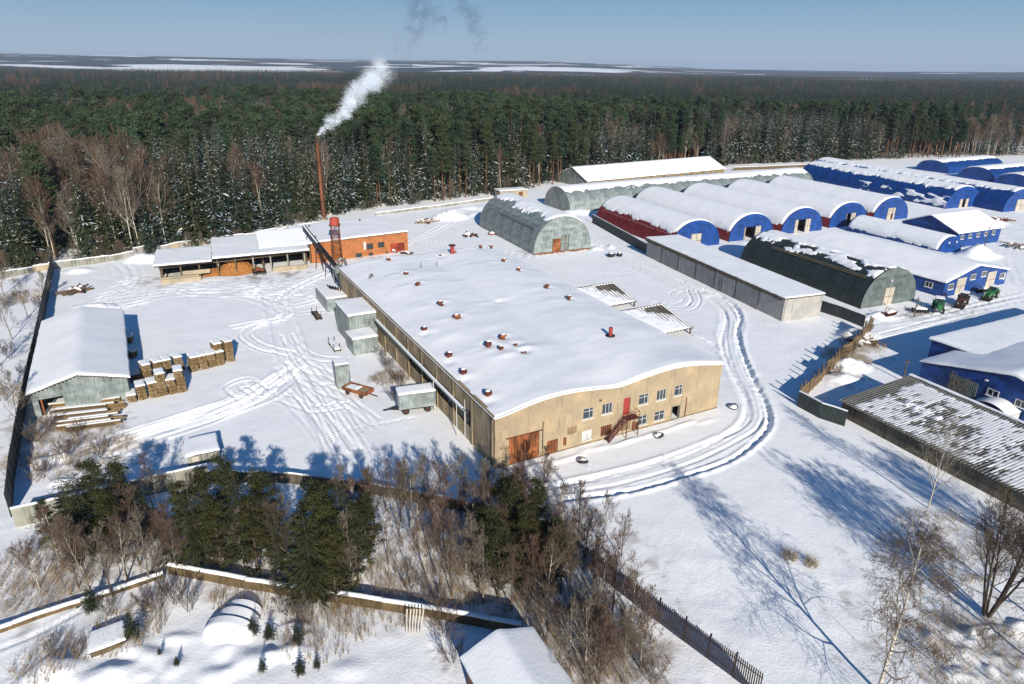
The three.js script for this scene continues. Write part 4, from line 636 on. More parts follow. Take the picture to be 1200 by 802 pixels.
{ // brighter raised roof behind the shed
  const f = G(305, 290, 5.1), th = thing('tarpaulin_shelter', 'small shelter with sloping bright white roof behind open shed', 'shed', V(f.x, -0.15, f.z), turnOf(66.5)), W = 11.5, D = 9;
  const Y = (z) => 5.2 + (-z / D) * 1.9; for (const [x, z] of [[0.3, -0.4], [W - 0.3, -0.4], [0.3, -D + 0.3], [W - 0.3, -D + 0.3]]) part('post', boxGeo(x - 0.14, x + 0.14, 0, Y(z) - 0.2, z - 0.14, z + 0.14), M.woodGrey, th);
  const rf = new MB(); rf.quad(V(-0.3, Y(0.3), 0.3), V(W + 0.3, Y(0.3), 0.3), V(W + 0.3, Y(-D), -D), V(-0.3, Y(-D), -D)).quad(V(W + 0.3, Y(0.3) - 0.2, 0.3), V(-0.3, Y(0.3) - 0.2, 0.3), V(-0.3, Y(-D) - 0.2, -D), V(W + 0.3, Y(-D) - 0.2, -D)).quad(V(-0.3, Y(-D) - 0.2, -D), V(-0.3, Y(0.3) - 0.2, 0.3), V(-0.3, Y(0.3), 0.3), V(-0.3, Y(-D), -D)).quad(V(-0.3, Y(0.3) - 0.2, 0.3), V(W + 0.3, Y(0.3) - 0.2, 0.3), V(W + 0.3, Y(0.3), 0.3), V(-0.3, Y(0.3), 0.3)); rf.build('roof', M.darkSteel, th);
  snowSheet(th, -0.33, W + 0.33, 0.33, -D - 0.05, (x, z) => Y(z), 0.2, 65, 0.7, 0.06);
  new MB().box(0, 0.12, 0, 4.6, -D + 0.4, -0.6).build('side_screen', M.woodGrey, th);
}
// grey shed by the left fence, ridge running away
gabled({ name: 'grey_timber_shed', label: 'grey gabled storage shed beside stacked lumber', category: 'shed', foot: V(-65.2, 0, -82.7), deg: 60.5, W: 11.6, D: 31, e0: 3.9, e1: 3.9, peak: 5.5, at: 0.5, wall: M.galv, front: M.galv, t: 0.35, seed: 71, over: 0.45, holes: [[0.7, 3.6, 0.05, 2.7]],
  extra: (th) => { const m = new MB(); for (let k = 0; k <= 24; k++) { const x = k / 24 * 11.6, y = lerp(5.5, 3.9, Math.abs(x - 5.8) / 5.8); m.box(x - 0.12, x + 0.12, y - 0.1, y + 0.08, 0.46, 0.56); } m.build('verge_board', M.woodGrey, th, 'stuff'); new MB().box(0.9, 1.1, 0, 2.5, -0.6, -0.3).build('door_leaf', M.rust, th); } });
// ================================================================ ON AND AROUND THE HALL
const hallGroup = scene.children.find((o) => o.name === 'factory_hall');
const hallLocal = (px, py, h) => G(px, py, h).sub(V(HALL.x, 0, HALL.z)).applyAxisAngle(V(0, 1, 0), -HALL_T);
roofSpots().forEach(([px, py, s, kind], i) => { // squat ventilators: stem, cap and a bit of snow
  let q = hallLocal(px, py, 8.2); q = hallLocal(px, py, hallLine(q.x) + 0.3); const y = hallLine(q.x) + 0.4, m = [M.rust, M.rustDark, M.darkRed][kind];
  const st = new MB().tube([V(0, -0.45, 0), V(0, 0.5 * s, 0)], 0.3 * s, 9).build('roof_ventilator', M.rustDark, hallGroup); st.position.set(q.x, y, q.z); st.rotation.y = i * 1.7; st.rotation.z = (hash2(i, 3, 2) - 0.5) * 0.3;
  const cap = new MB(); if (kind === 2) cap.tube([V(0, 0.18 * s, 0), V(0, 0.32 * s, 0), V(0, 0.62 * s, 0), V(0, 0.82 * s, 0)], [0.32 * s, 0.52 * s, 0.5 * s, 0.12 * s], 10, true); else { cap.tube([V(0, 0.5 * s, 0), V(0, 0.62 * s, 0), V(0, 0.9 * s, 0)], [0.62 * s, 0.6 * s, 0.05], 8, true); cap.box(0.3 * s, 0.62 * s, -0.3, 0.25 * s, -0.28 * s, 0.28 * s); }
  cap.build('cap', m, st); if (kind !== 1 || i % 2) new MB().tube([V(-0.05, 0.8 * s, -0.05), V(-0.05, 0.93 * s, -0.05), V(-0.05, 1.0 * s, -0.05)], [0.34 * s, 0.26 * s, 0.05], 8).build('snow_cap', M.snow, st);
});
{
  let q = hallLocal(715.4, 393, 8.6), y = hallLine(q.x) + 0.3; const p = new MB().tube([V(0, -0.4, 0), V(0, 1.55, 0)], 0.3, 12, true).build('roof_stack', M.redPaint, hallGroup); p.position.set(q.x, y, q.z); new MB().tube([V(0, 0.1, 0), V(0, 0.35, 0), V(0, 0.38, 0)], [0.75, 0.7, 0.3], 10, true).build('collar', M.darkSteel, p);
  q = hallLocal(530, 296, 8.6); const r = new MB().tube([V(0, -0.4, 0), V(0, 1.9, 0)], 0.42, 12, true).build('roof_stack', M.redPaint, hallGroup); r.position.set(q.x, hallLine(q.x) + 0.3, q.z); new MB().box(-0.6, 0.6, 1.9, 2.15, -0.6, 0.6).build('cap', M.darkRed, r);
  for (const [px, py] of [[493.5, 312], [512, 308]]) { q = hallLocal(px, py, 8.6); new MB().tube([V(q.x, hallLine(q.x) + 0.1, q.z), V(q.x, hallLine(q.x) + 1.7, q.z)], 0.06, 5).build('roof_mast', M.darkSteel, hallGroup); }
}
// ribbed canopies on the far side of the hall: each slopes down towards the sun
[[24.6, 33.6, 'first'], [41.5, 49.4, 'second']].forEach(([d0, d1], i) => {
  const o = V(HALL.x, 0, HALL.z).addScaledVector(bearing(61.8), HW + 0.6).addScaledVector(bearing(-28.2), d0), th = thing('ribbed_canopy', i ? 'ribbed lean-to canopy behind the other, beside the hall' : 'ribbed lean-to canopy with snow drift and end post beside the hall', 'canopy', V(o.x, -0.1, o.z), HALL_T, 'sloping canopies beside the hall');
  const W = 16.6, D = d1 - d0, Y = (z) => 1.2 + (-z / D) * 1.8, rf = new MB(), rb = new MB();
  rf.quad(V(0, Y(0), 0), V(W, Y(0), 0), V(W, Y(-D), -D), V(0, Y(-D), -D)).quad(V(W, Y(0) - 0.1, 0), V(0, Y(0) - 0.1, 0), V(0, Y(-D) - 0.1, -D), V(W, Y(-D) - 0.1, -D)); rf.build('roof_sheet', M.slate, th);
  for (let x = 0.3; x < W; x += 0.75) rb.beam(V(x, Y(0) + 0.08, 0.1), V(x, Y(-D) + 0.08, -D - 0.1), 0.14, 0.14); rb.build('rafter', M.woodGrey, th, 'stuff');
  new MB().beam(V(-0.1, Y(-D) - 0.15, -D - 0.2), V(W + 0.15, Y(-D) - 0.15, -D - 0.2), 0.2, 0.55).build('rear_beam', M.darkSteel, th); new MB().beam(V(W + 0.08, Y(0) - 0.05, 0.1), V(W + 0.08, Y(-D) - 0.05, -D), 0.16, 0.24).build('edge_beam', M.woodGrey, th);
  for (const [x, z] of [[0.3, -0.2], [W - 0.2, -0.2], [0.3, -D], [W - 0.2, -D], [W / 2, -0.2], [W / 2, -D]]) part('post', boxGeo(x - 0.12, x + 0.12, 0, Y(z) - 0.12, z - 0.12, z + 0.12), M.woodGrey, th);
  snowLayer(th, (u, v) => [V(u * W, Y(-v * D) + 0.1, -v * D), V(0, 1, 0)], 70, 44, (u, v, p) => { const f = (i ? 0.8 : 0.84) - u + 0.45 * (0.5 - v) + 0.25 * (fbm(p.x / 1.5, p.z / 1.5, 3, 771 + i) - 0.5); return clamp(f * 0.9, -0.2, 0.28) * (Math.min(u, v, 1 - u, 1 - v) < 0.004 ? -0.2 : 1); });
});
{ const p = G(545.2, 512); const th = thing('lamp_pole', 'slender white lamp pole beside the left wall of the hall', 'pole', V(p.x, gy(p.x, p.z) - 0.1, p.z)); new MB().tube([V(0, 0, 0), V(0, 5.6, 0)], [0.1, 0.07], 8, true).build('mast', M.white, th); new MB().beam(V(0, 5.5, 0), V(0.9, 5.75, 0.2), 0.07).box(0.8, 1.3, 5.7, 5.82, 0.1, 0.35).build('lamp_arm', M.steel, th); }
// metal cabins, ducts and cyclone along the left wall
function cabin(name, label, px, py, W, D, h, deg, m, seed, extra) { const f = G(px, py), th = thing(name, label, 'cabin', V(f.x, gy(f.x, f.z) - 0.15, f.z), turnOf(deg)); const sh = new MB(); sh.box(0, W, 0.12, h, -D, 0); sh.build('shell', m, th); const c = new MB(); for (const [x, z] of [[0, 0], [W, 0], [0, -D], [W, -D]]) c.box(x - 0.05, x + 0.05, 0, h + 0.02, z - 0.05, z + 0.05); c.build('corner_post', M.galvPlain, th, 'stuff'); new MB().box(-0.1, W + 0.1, h + 0.02, h + 0.12, -D - 0.1, 0.1).build('roof', M.galvPlain, th); snowSheet(th, -0.1, W + 0.1, 0.1, -D - 0.1, () => h + 0.12, 0.28, seed, 0.4, 0.06); extra?.(th); return th; }
cabin('dust_cabin', 'large grey metal cabin against the shaded hall wall', 411, 406, 6.0, 8.6, 5.6, 61.8, M.galv, 81, (th) => { new MB().box(-0.06, -0.003, 0.3, 5.2, -7.8, -0.8).build('blue_side_sheet', M.galvPlain, th); });
cabin('annex_cabin', 'small pale metal cabin in front of the large cabin', 415, 417, 4.2, 4.2, 2.9, 61.8, M.galv, 82);
cabin('rear_cabin', 'long low metal cabin with timber racks near the boiler house', 384, 366, 4.0, 9.5, 2.8, 61.8, M.galv, 83, (th) => { const m = new MB(); for (let k = 0; k < 6; k++) m.box(2 + 0.3 * k, 2.2 + 0.3 * k, 3.15, 3.4 + 0.1 * k, -8 + k, -5 + k * 0.4); m.build('roof_pipework', M.darkSteel, th, 'stuff'); });
{ const f = G(395, 456), th = thing('tall_metal_cabinet', 'tall narrow grey metal container standing alone in the yard', 'container', V(f.x, gy(f.x, f.z) - 0.1, f.z), turnOf(68)); new MB().box(0, 2.1, 0, 3.9, -2.4, 0).build('body', M.galvPlain, th); new MB().box(-0.03, 2.13, 3.9, 3.98, -2.43, 0.03).build('lid', M.galvPlain, th); snowSheet(th, -0.03, 2.13, 0.03, -2.43, () => 3.98, 0.16, 84, 0.3, 0.04); new MB().box(0.3, 1.8, 0.3, 3.5, 0.003, 0.05).build('door', M.galv, th); }
{ // inclined covered conveyor from the boiler house down to the cabins, on trestles
  const a = G(356, 266, 8.2), b = G(401, 322, 3.4), th = thing('conveyor', 'long inclined covered conveyor from boiler house down to cabins', 'conveyor', V(a.x, 0, a.z)), q = b.clone().sub(a); const A = V(0, 8.2, 0), B = V(q.x, 3.4, q.z);
  new MB().beam(A, B, 0.8, 0.8).build('gallery', M.darkSteel, th); new MB().beam(A.clone().add(V(-0.15, 0.43, 0)), A.clone().lerp(B, 0.4).add(V(-0.15, 0.43, 0)), 0.35, 0.06).build('snow_cover', M.snow, th);
  for (let k = 0; k < 4; k++) { const p = A.clone().lerp(B, 0.12 + k * 0.26), m = new MB(); for (const s of [-0.9, 0.9]) m.beam(V(p.x + s * 1.2, -0.2, p.z + s * 0.7), V(p.x + s * 0.5, p.y - 0.4, p.z + s * 0.3), 0.16); m.beam(V(p.x - 0.9, p.y * 0.45, p.z - 0.55), V(p.x + 0.9, p.y * 0.45, p.z + 0.55), 0.1); m.build('trestle', M.darkSteel, th); }
  const c = A.clone().lerp(B, 0.5); new MB().beam(V(c.x + 1.5, 1.2, c.z), V(q.x + 2, 1.0, q.z - 1), 0.5, 0.4).build('lower_duct', M.galvPlain, th);
}
{ const p = G(399, 340), th = thing('dust_cyclone', 'grey dust collector with bent pipes beside the hall wall', 'machinery', V(p.x, gy(p.x, p.z), p.z)); new MB().tube([V(0, 0, 0), V(0, 2.2, 0), V(0, 3.4, 0), V(0, 5.4, 0), V(0, 5.6, 0)], [0.25, 0.3, 0.9, 0.9, 0.5], 12, true).build('body', M.galvPlain, th); const m = new MB(); for (const [x, z] of [[-0.8, -0.8], [0.8, -0.8], [0.8, 0.8], [-0.8, 0.8]]) m.beam(V(x, -0.1, z), V(x, 4.2, z), 0.12); m.build('frame', M.darkSteel, th, 'stuff'); new MB().tube([V(0, 5.5, 0), V(0, 6.6, 0), V(0.5, 7.0, -0.2), V(1.2, 6.8, -0.5), V(1.5, 5.4, -0.7)], 0.3, 9).build('duct', M.steel, th); }
{ const p = G(436, 372), th = thing('exhaust_pipe', 'bent upright grey exhaust pipe rising beside the cabin roof', 'pipe', V(p.x, gy(p.x, p.z), p.z)); new MB().tube([V(0, -0.2, 0), V(0, 7.6, 0), V(0.15, 8.2, -0.2), V(0.3, 8.4, -0.6), V(0.4, 8.1, -1.0), V(0.42, 6.6, -1.1)], 0.24, 9).build('pipe', M.steel, th); new MB().tube([V(0, 6.4, 0), V(0.6, 6.6, 0.4), V(1.2, 6.5, 0.6)], 0.12, 8).build('branch', M.steel, th); }
// racks and trolleys in the snow by the cabins
[[371, 372, 'upper'], [392, 408, 'lower']].forEach(([px, py], i) => { const f = G(px, py), th = thing('timber_trolley', i ? 'snow laden timber trolley on rails near the large cabin' : 'open timber trolley frame near the long low cabin', 'trolley', V(f.x, gy(f.x, f.z), f.z), turnOf(-28)); new MB().box(-2.4, 2.4, 0.4, 0.55, -0.6, 0.6).build('bed', M.darkSteel, th); for (const [x, z] of [[-1.8, 0.5], [1.8, 0.5], [-1.8, -0.5], [1.8, -0.5]]) { part('wheel', new MB().tube([V(x, 0.2, z - 0.06), V(x, 0.2, z + 0.06)], 0.22, 9, true).geo(), M.rubber, th); part('stake', boxGeo(x - 0.05, x + 0.05, 0.55, 1.5, z - 0.05, z + 0.05), M.darkSteel, th); } if (i) snowSheet(th, -2.3, 2.3, 0.5, -0.5, () => 0.55, 0.3, 85, 0.3); else part('board', boxGeo(-2, 1.8, 0.56, 0.7, -0.3, 0.4), M.woodGrey, th); });
// ================================================================ CHIMNEY, TOWER, SMOKE
const CH = G(379.5, 258); let CHT;
{
  const th = thing('chimney', 'tall rusty steel chimney standing before the forest', 'chimney', V(CH.x, -0.3, CH.z)), h = 24.6; CHT = V(CH.x, h, CH.z);
  new MB().tube([V(0, 0, 0), V(0, 9, 0), V(0, 18, 0), V(0, h, 0)], [0.6, 0.54, 0.48, 0.44], 16).tube([V(0, h, 0), V(0, h - 0.01, 0)], [0.44, 0.3], 16).build('shaft', M.rustChimney, th);
  for (const y of [6, 12, 18, 23.8]) part('band', new MB().tube([V(0, y, 0), V(0, y + 0.25, 0)], 0.63 - y * 0.006, 16, true).geo(), M.darkSteel, th);
  new MB().box(-1, 1, -0.1, 0.9, -1, 1).build('base', M.concrete, th);
  const ld = new MB(); for (const s of [-0.2, 0.2]) ld.beam(V(0.82, 1, s), V(0.72, h - 0.5, s), 0.05); for (let y = 1.3; y < h - 0.6; y += 0.6) ld.box(0.72, 0.84, y, y + 0.05, -0.2, 0.2); ld.build('ladder', M.rustDark, th, 'stuff');
}
{
  const p = G(396, 309), th = thing('lattice_tower', 'rusty lattice tower with red tank on top by boiler house', 'tower', V(p.x, gy(p.x, p.z) - 0.1, p.z), 0.2), h = 9.6, w = (y) => lerp(1.15, 0.9, y / h);
  for (const [a, b] of [[-1, -1], [1, -1], [1, 1], [-1, 1]]) part('leg', new MB().beam(V(a * w(0), 0, b * w(0)), V(a * w(h), h, b * w(h)), 0.2).geo(), M.rustDark, th);
  const n = 6, br = new MB(); for (let k = 0; k < n; k++) { const y0 = h * k / n, y1 = h * (k + 1) / n; for (const [a, b, c, d] of [[-1, 1, 1, 1], [1, 1, 1, -1], [1, -1, -1, -1], [-1, -1, -1, 1]]) { br.beam(V(a * w(y1), y1, b * w(y1)), V(c * w(y1), y1, d * w(y1)), 0.12); br.beam(V(a * w(y0), y0, b * w(y0)), V(c * w(y1), y1, d * w(y1)), 0.09).beam(V(c * w(y0), y0, d * w(y0)), V(a * w(y1), y1, b * w(y1)), 0.09); } } br.build('bracing', M.rust, th, 'stuff');
  new MB().box(-1.3, 1.3, h, h + 0.15, -1.3, 1.3).build('platform', M.rustDark, th); new MB().tube([V(0, h + 0.15, 0), V(0, h + 1.7, 0), V(0, h + 2.0, 0)], [1.15, 1.15, 0.3], 16, true).build('tank', M.redTank, th);
}
{ // smoke: tens of thousands of small droplets and ash flakes drifting off the chimney mouth
  const rs = rngOf(77), put = (name, label, m, list, size) => { const g = new THREE.OctahedronGeometry(1, 0), im = new THREE.InstancedMesh(g, m, list.length), mm = new THREE.Matrix4(); list.forEach((p, i) => { const s = size * (0.6 + 0.8 * rs()); mm.compose(p, new THREE.Quaternion().setFromEuler(new THREE.Euler(rs() * 6, rs() * 6, rs() * 6)), V(s, s, s)); im.setMatrixAt(i, mm); }); im.name = name; im.castShadow = im.receiveShadow = true; scene.add(im); return tag(im, label, 'smoke', null, 'stuff'); };
  const at = (px, py) => { const d = G(px, py, 20).sub(camera.position).normalize(), t = (CH.z - 0.1 * (py - 160) * -1 - camera.position.z) / d.z; return camera.position.clone().addScaledVector(d, t); };
  const path = [[373, 159, 0.7, 1], [381, 150, 1.7, 1], [392, 141, 2.6, 1], [404, 131, 3.0, 1], [410, 122, 3.0, 0.9], [416, 112, 3.6, 0.95], [420, 104, 3.9, 0.9], [430, 100, 3.4, 0.6], [441, 96, 4.4, 0.75], [438, 87, 4.4, 0.45], [450, 84, 4.4, 0.2], [450, 76, 4.2, 0.16]].map(([x, y, r, d]) => [at(x, y), r, d]);
  const pts = [];
  for (let k = 0; k < path.length - 1; k++) { const [a, ra, da] = path[k], [b, rb, db] = path[k + 1], L = a.distanceTo(b), clumps = Math.ceil(L * 2.4); for (let c = 0; c < clumps; c++) { const t = (c + rs()) / clumps, r = lerp(ra, rb, t), cen = a.clone().lerp(b, t).add(V((rs() - 0.5) * r, (rs() - 0.5) * r, (rs() - 0.5) * r)), rr = r * (0.3 + 0.3 * rs()), n = Math.round(rr * rr * rr * 4 / 3 * Math.PI * 28 * lerp(da, db, t)) + 50; const gg = () => (rs() + rs() + rs() + rs() - 2) * 0.9; for (let q = 0; q < n; q++) pts.push(cen.clone().add(V(gg() * rr, gg() * rr, gg() * rr))); } }
  put('chimney_smoke', 'white smoke plume drifting from the rusty chimney', M.smoke, pts, 0.05);
  const wisp = []; for (const [x, y, r, n, ang] of [[484, 36, 3.4, 260, 1.3], [490, 16, 4.2, 520, 0.9], [499, 5, 4.2, 420, 0.6], [515, 22, 2.4, 150, 0.8], [546, 8, 4.0, 420, 1.0], [556, 26, 3.6, 300, 1.1], [562, 48, 3.6, 110, 1.2], [470, 56, 4.2, 110, 1.0]]) { const c = at(x, y); for (let k = 0; k < n * 6; k++) { const g = () => (rs() + rs() + rs() - 1.5) / 1.1, u = g() * r * 1.5, w = g() * r * 0.75 + 1.2 * Math.sin(u * 1.3 + x); wisp.push(c.clone().add(V(Math.cos(ang) * u + Math.sin(ang) * w, -Math.sin(ang) * u + Math.cos(ang) * w, g() * r))); } }
  put('drifting_smoke', 'thin dark wisps of older smoke high above the forest', M.smokeDark, wisp, 0.05);
}
// ================================================================ VEHICLES AND MACHINES
function wheelGeo(r, w) { return new MB().tube([V(0, 0, -w / 2), V(0, 0, -w * 0.4), V(0, 0, w * 0.4), V(0, 0, w / 2)], [r * 0.9, r, r, r * 0.9], 16, true).geo(); }
const hubGeo = (r, w) => new MB().tube([V(0, 0, -w / 2 - 0.02), V(0, 0, w / 2 + 0.02)], r * 0.5, 12, true).geo();
function wheel(th, x, y, z, r, w, rim) { const m = part('wheel', wheelGeo(r, w), M.rubber, th); m.position.set(x, y, z); part('rim', hubGeo(r, w), rim, m); return m; }
{ const f = G(468, 488), th = thing('box_trailer', 'grey box trailer with snowy roof beside the hall', 'trailer', onGround(f), turnOf(72)); new MB().box(0, 5.2, 0.95, 3.15, -2.4, 0).build('body', M.galv, th); new MB().box(-0.05, 5.25, 3.15, 3.25, -2.45, 0.05).build('roof', M.galvPlain, th); snowSheet(th, -0.05, 5.25, 0.05, -2.45, () => 3.25, 0.25, 86, 0.3, 0.05); new MB().box(0.2, 5, 0.7, 0.94, -2.2, -0.2).build('chassis', M.darkSteel, th); new MB().beam(V(0.2, 0.75, -1.2), V(-2.0, 0.6, -1.2), 0.14).beam(V(0.2, 0.75, -0.5), V(-1.2, 0.65, -1.2), 0.1).beam(V(0.2, 0.75, -1.9), V(-1.2, 0.65, -1.2), 0.1).build('drawbar', M.darkSteel, th); for (const x of [1.0, 4.1]) for (const z of [-0.25, -2.15]) wheel(th, x, 0.48, z, 0.48, 0.28, M.rustDark); }
{ const f = G(420, 462), th = thing('flatbed_trailer', 'small rusty red flatbed trailer with snow inside', 'trailer', onGround(f), turnOf(118)); new MB().box(-2.2, 2.2, 0.6, 0.75, -1, 1).box(-2.2, 2.2, 0.75, 1.15, 0.92, 1).box(-2.2, 2.2, 0.75, 1.15, -1, -0.92).box(2.12, 2.2, 0.75, 1.15, -0.92, 0.92).box(-2.2, -2.12, 0.75, 1.15, -0.92, 0.92).build('tray', M.rust, th); snowSheet(th, -2.05, 0.1, 0.85, -0.85, () => 0.76, 0.25, 87, 0.25); for (const x of [-1.3, 1.3]) for (const z of [-0.9, 0.9]) wheel(th, x, 0.36, z, 0.36, 0.22, M.rustDark); new MB().beam(V(2.2, 0.62, 0), V(3.6, 0.5, 0), 0.12).build('drawbar', M.darkSteel, th); new MB().box(0.3, 1.9, 0.76, 1.0, -0.7, 0.7).build('load', M.woodPale, th); }
function tractor(px, py, deg, bodyM, label, loader) {
  const f = G(px, py), th = thing('tractor', label, 'tractor', onGround(f), turnOf(deg), 'tractors before the blue workshop');
  new MB().box(0.1, 2.2, 0.95, 1.75, -0.42, 0.42).box(2.2, 2.32, 0.85, 1.65, -0.4, 0.4).build('hood', bodyM, th); new MB().box(-1.6, 2.0, 0.6, 0.95, -0.3, 0.3).build('chassis', M.darkSteel, th);
  const cab = new MB(); for (const [x, z] of [[-1.4, -0.7], [-1.4, 0.7], [0.1, -0.7], [0.1, 0.7]]) cab.beam(V(x, 1.0, z), V(x * 0.92, 2.62, z * 0.92), 0.1); cab.box(-1.5, 0.2, 0.95, 1.3, -0.75, 0.75); const c = cab.build('cab', bodyM, th); new MB().box(-1.34, 0.04, 1.31, 2.55, -0.62, 0.62).build('cab_glass', M.glass, c); new MB().box(-1.5, 0.25, 2.62, 2.78, -0.8, 0.8).build('cab_roof', M.snow, c);
  for (const z of [-0.85, 0.85]) { wheel(th, -0.9, 0.82, z, 0.82, 0.42, M.door); wheel(th, 1.75, 0.55, z * 0.95, 0.55, 0.3, M.door); const m = new MB(); m.box(-1.7, -0.1, 1.68, 1.78, z - 0.28, z + 0.28); m.build('mudguard', bodyM, th); }
  new MB().tube([V(1.1, 1.75, 0.3), V(1.1, 2.6, 0.3)], 0.06, 6, true).build('exhaust', M.darkSteel, th);
  if (loader) { new MB().beam(V(-0.2, 1.9, -0.55), V(2.6, 1.6, -0.55), 0.16).beam(V(-0.2, 1.9, 0.55), V(2.6, 1.6, 0.55), 0.16).beam(V(2.6, 1.6, -0.55), V(3.3, 0.7, -0.55), 0.14).beam(V(2.6, 1.6, 0.55), V(3.3, 0.7, 0.55), 0.14).build('loader_arm', bodyM, th); new MB().box(3.2, 3.9, 0.15, 0.25, -0.95, 0.95).box(3.2, 3.3, 0.25, 0.95, -0.95, 0.95).build('bucket', M.darkSteel, th); }
  return th;
}
tractor(1099, 364, 205, M.tractorGreen, 'green tractor with snow on its cab before the workshop', false);
tractor(1127, 357, 220, M.tractorBrown, 'brown loader tractor before the white workshop gate', true);
tractor(1161, 349, 230, M.tractorGreen, 'green tractor with front loader at the end of the row', true);
[[1077, 366, 'disc harrow', 95], [1148, 342, 'mower', 70], [1040, 372, 'plough', 60]].forEach(([px, py, kind, deg], i) => { const f = G(px, py), th = thing(['disc_harrow', 'mower', 'plough'][i], ['snowed-in disc harrow beside the green tractor', 'dark mower frame between the tractors and the workshop', 'rusty plough standing by the grey hangar door'][i], 'farm implement', onGround(f, 0), turnOf(deg)); new MB().beam(V(-1.6, 0.75, 0), V(1.6, 0.75, 0), 0.16).beam(V(-1.6, 0.75, 0.9), V(1.6, 0.75, 0.9), 0.14).beam(V(-1.2, 0.75, -0.6), V(-1.2, 0.75, 1.2), 0.12).beam(V(1.2, 0.75, -0.6), V(1.2, 0.75, 1.2), 0.12).beam(V(-0.9, 0.75, -0.2), V(0, 1.5, -0.6), 0.1).beam(V(0.9, 0.75, -0.2), V(0, 1.5, -0.6), 0.1).build('frame', i === 2 ? M.rust : M.darkSteel, th); for (let k = 0; k < 7; k++) part('disc', new MB().tube([V(-1.5 + k * 0.5, 0.36, 0.45), V(-1.44 + k * 0.5, 0.36, 0.45)], 0.4, 12, true).geo(), M.darkSteel, th); new MB().tube([V(-1.2, 0.82, 0.5), V(0, 0.98, 0.5), V(1.2, 0.82, 0.5)], [0.2, 0.4, 0.2], 8, true).build('snow_cover', M.snow, th); });
{ const f = G(1075, 451).addScaledVector(bearing(153), 9.7).addScaledVector(bearing(243), 2.9), th = thing('porch_canopy', 'small entrance porch with rounded snowy roof by blue factory', 'porch', V(f.x, gy(f.x, f.z) - 0.1, f.z), turnOf(153)); const W = 5, D = 2.6; for (const [x, z] of [[0.1, -0.1], [W - 0.1, -0.1], [0.1, -D + 0.1], [W - 0.1, -D + 0.1]]) part('post', boxGeo(x - 0.06, x + 0.06, 0, 2.3, z - 0.06, z + 0.06), M.darkSteel, th); new MB().grid((u, v) => V(W * u, 2.3 + 0.7 * Math.sin(u * Math.PI), 0.2 - v * (D + 0.4)), 14, 2).build('arched_roof', M.galvPlain, th); new MB().grid((u, v) => V(-0.05 + (W + 0.1) * u, 2.34 + 0.85 * Math.sin(u * Math.PI), 0.25 - v * (D + 0.5)), 14, 2).build('snow_cover', M.snow, th); new MB().box(0.5, W - 0.5, 0.02, 0.9, -D + 0.4, -0.6).build('steps', M.concrete, th); const r = new MB(); for (let k = 0; k < 8; k++) r.box(0.2 + k * 0.62, 0.26 + k * 0.62, 0, 1.6, -0.13, -0.08); r.build('lattice', M.darkSteel, th, 'stuff'); part('side_sheet', boxGeo(W, W + 0.05, 0.3, 2.25, -D, 0), M.white, th); }
// machinery and debris behind the hall and in the yards
[[549, 277, 5, 'steel_frame_pile', 'pile of dark steel frames behind the hall roof', M.darkSteel], [577, 275, 2.2, 'red_machine_stack', 'small stack of red and white machine parts near grey hangar', M.redPaint], [88, 343, 6, 'board_pile', 'scattered dark boards under snow near the left fence', M.woodGrey], [1172, 258, 6, 'yellow_scrap_heap', 'heap of yellow machine parts before the long blue hangar', M.sawdust], [496, 262, 7, 'pallet_heap', 'heap of snowy pallets and blocks behind boiler house', M.concreteWarm2], [476, 298, 3, 'pipe_pile', 'dark pipes lying by the boiler house corner', M.darkSteel], [1010, 403, 5, 'branch_heap', 'heap of broken branches and planks by the broken fence', M.woodGrey], [1196, 290, 8, 'slab_stack', 'stack of grey slabs near the blue gabled building', M.concrete], [455, 296, 3, 'drum_group', 'scrap metal beside the red lattice tower', M.rustDark]].forEach(([px, py, s, name, label, m], i) => {
  const f = G(px, py), th = thing(name, label, 'scrap', onGround(f, 0)), rr = rngOf(900 + i); for (let k = 0; k < 9; k++) { const a = rr() * TAU, r = rr() * s * 0.5, x = Math.cos(a) * r, z = Math.sin(a) * r * 0.6, y = gy(f.x + x, f.z + z) - gy(f.x, f.z) + 0.12 + rr() * s * 0.08, L = s * (0.2 + 0.35 * rr()), an = rr() * TAU; part('piece', new MB().beam(V(x - Math.cos(an) * L, y, z - Math.sin(an) * L), V(x + Math.cos(an) * L, y + rr() * 0.5, z + Math.sin(an) * L), 0.16 + rr() * 0.25, 0.14 + rr() * 0.3).geo(), k % 3 ? m : M.rustDark, th); if (k % 2) part('snow_cap', new MB().tube([V(x - 0.6, y + 0.1, z), V(x, y + 0.42, z), V(x + 0.6, y + 0.1, z)], [0.12, 0.34, 0.12], 7, true).geo(), M.snow, th); } });
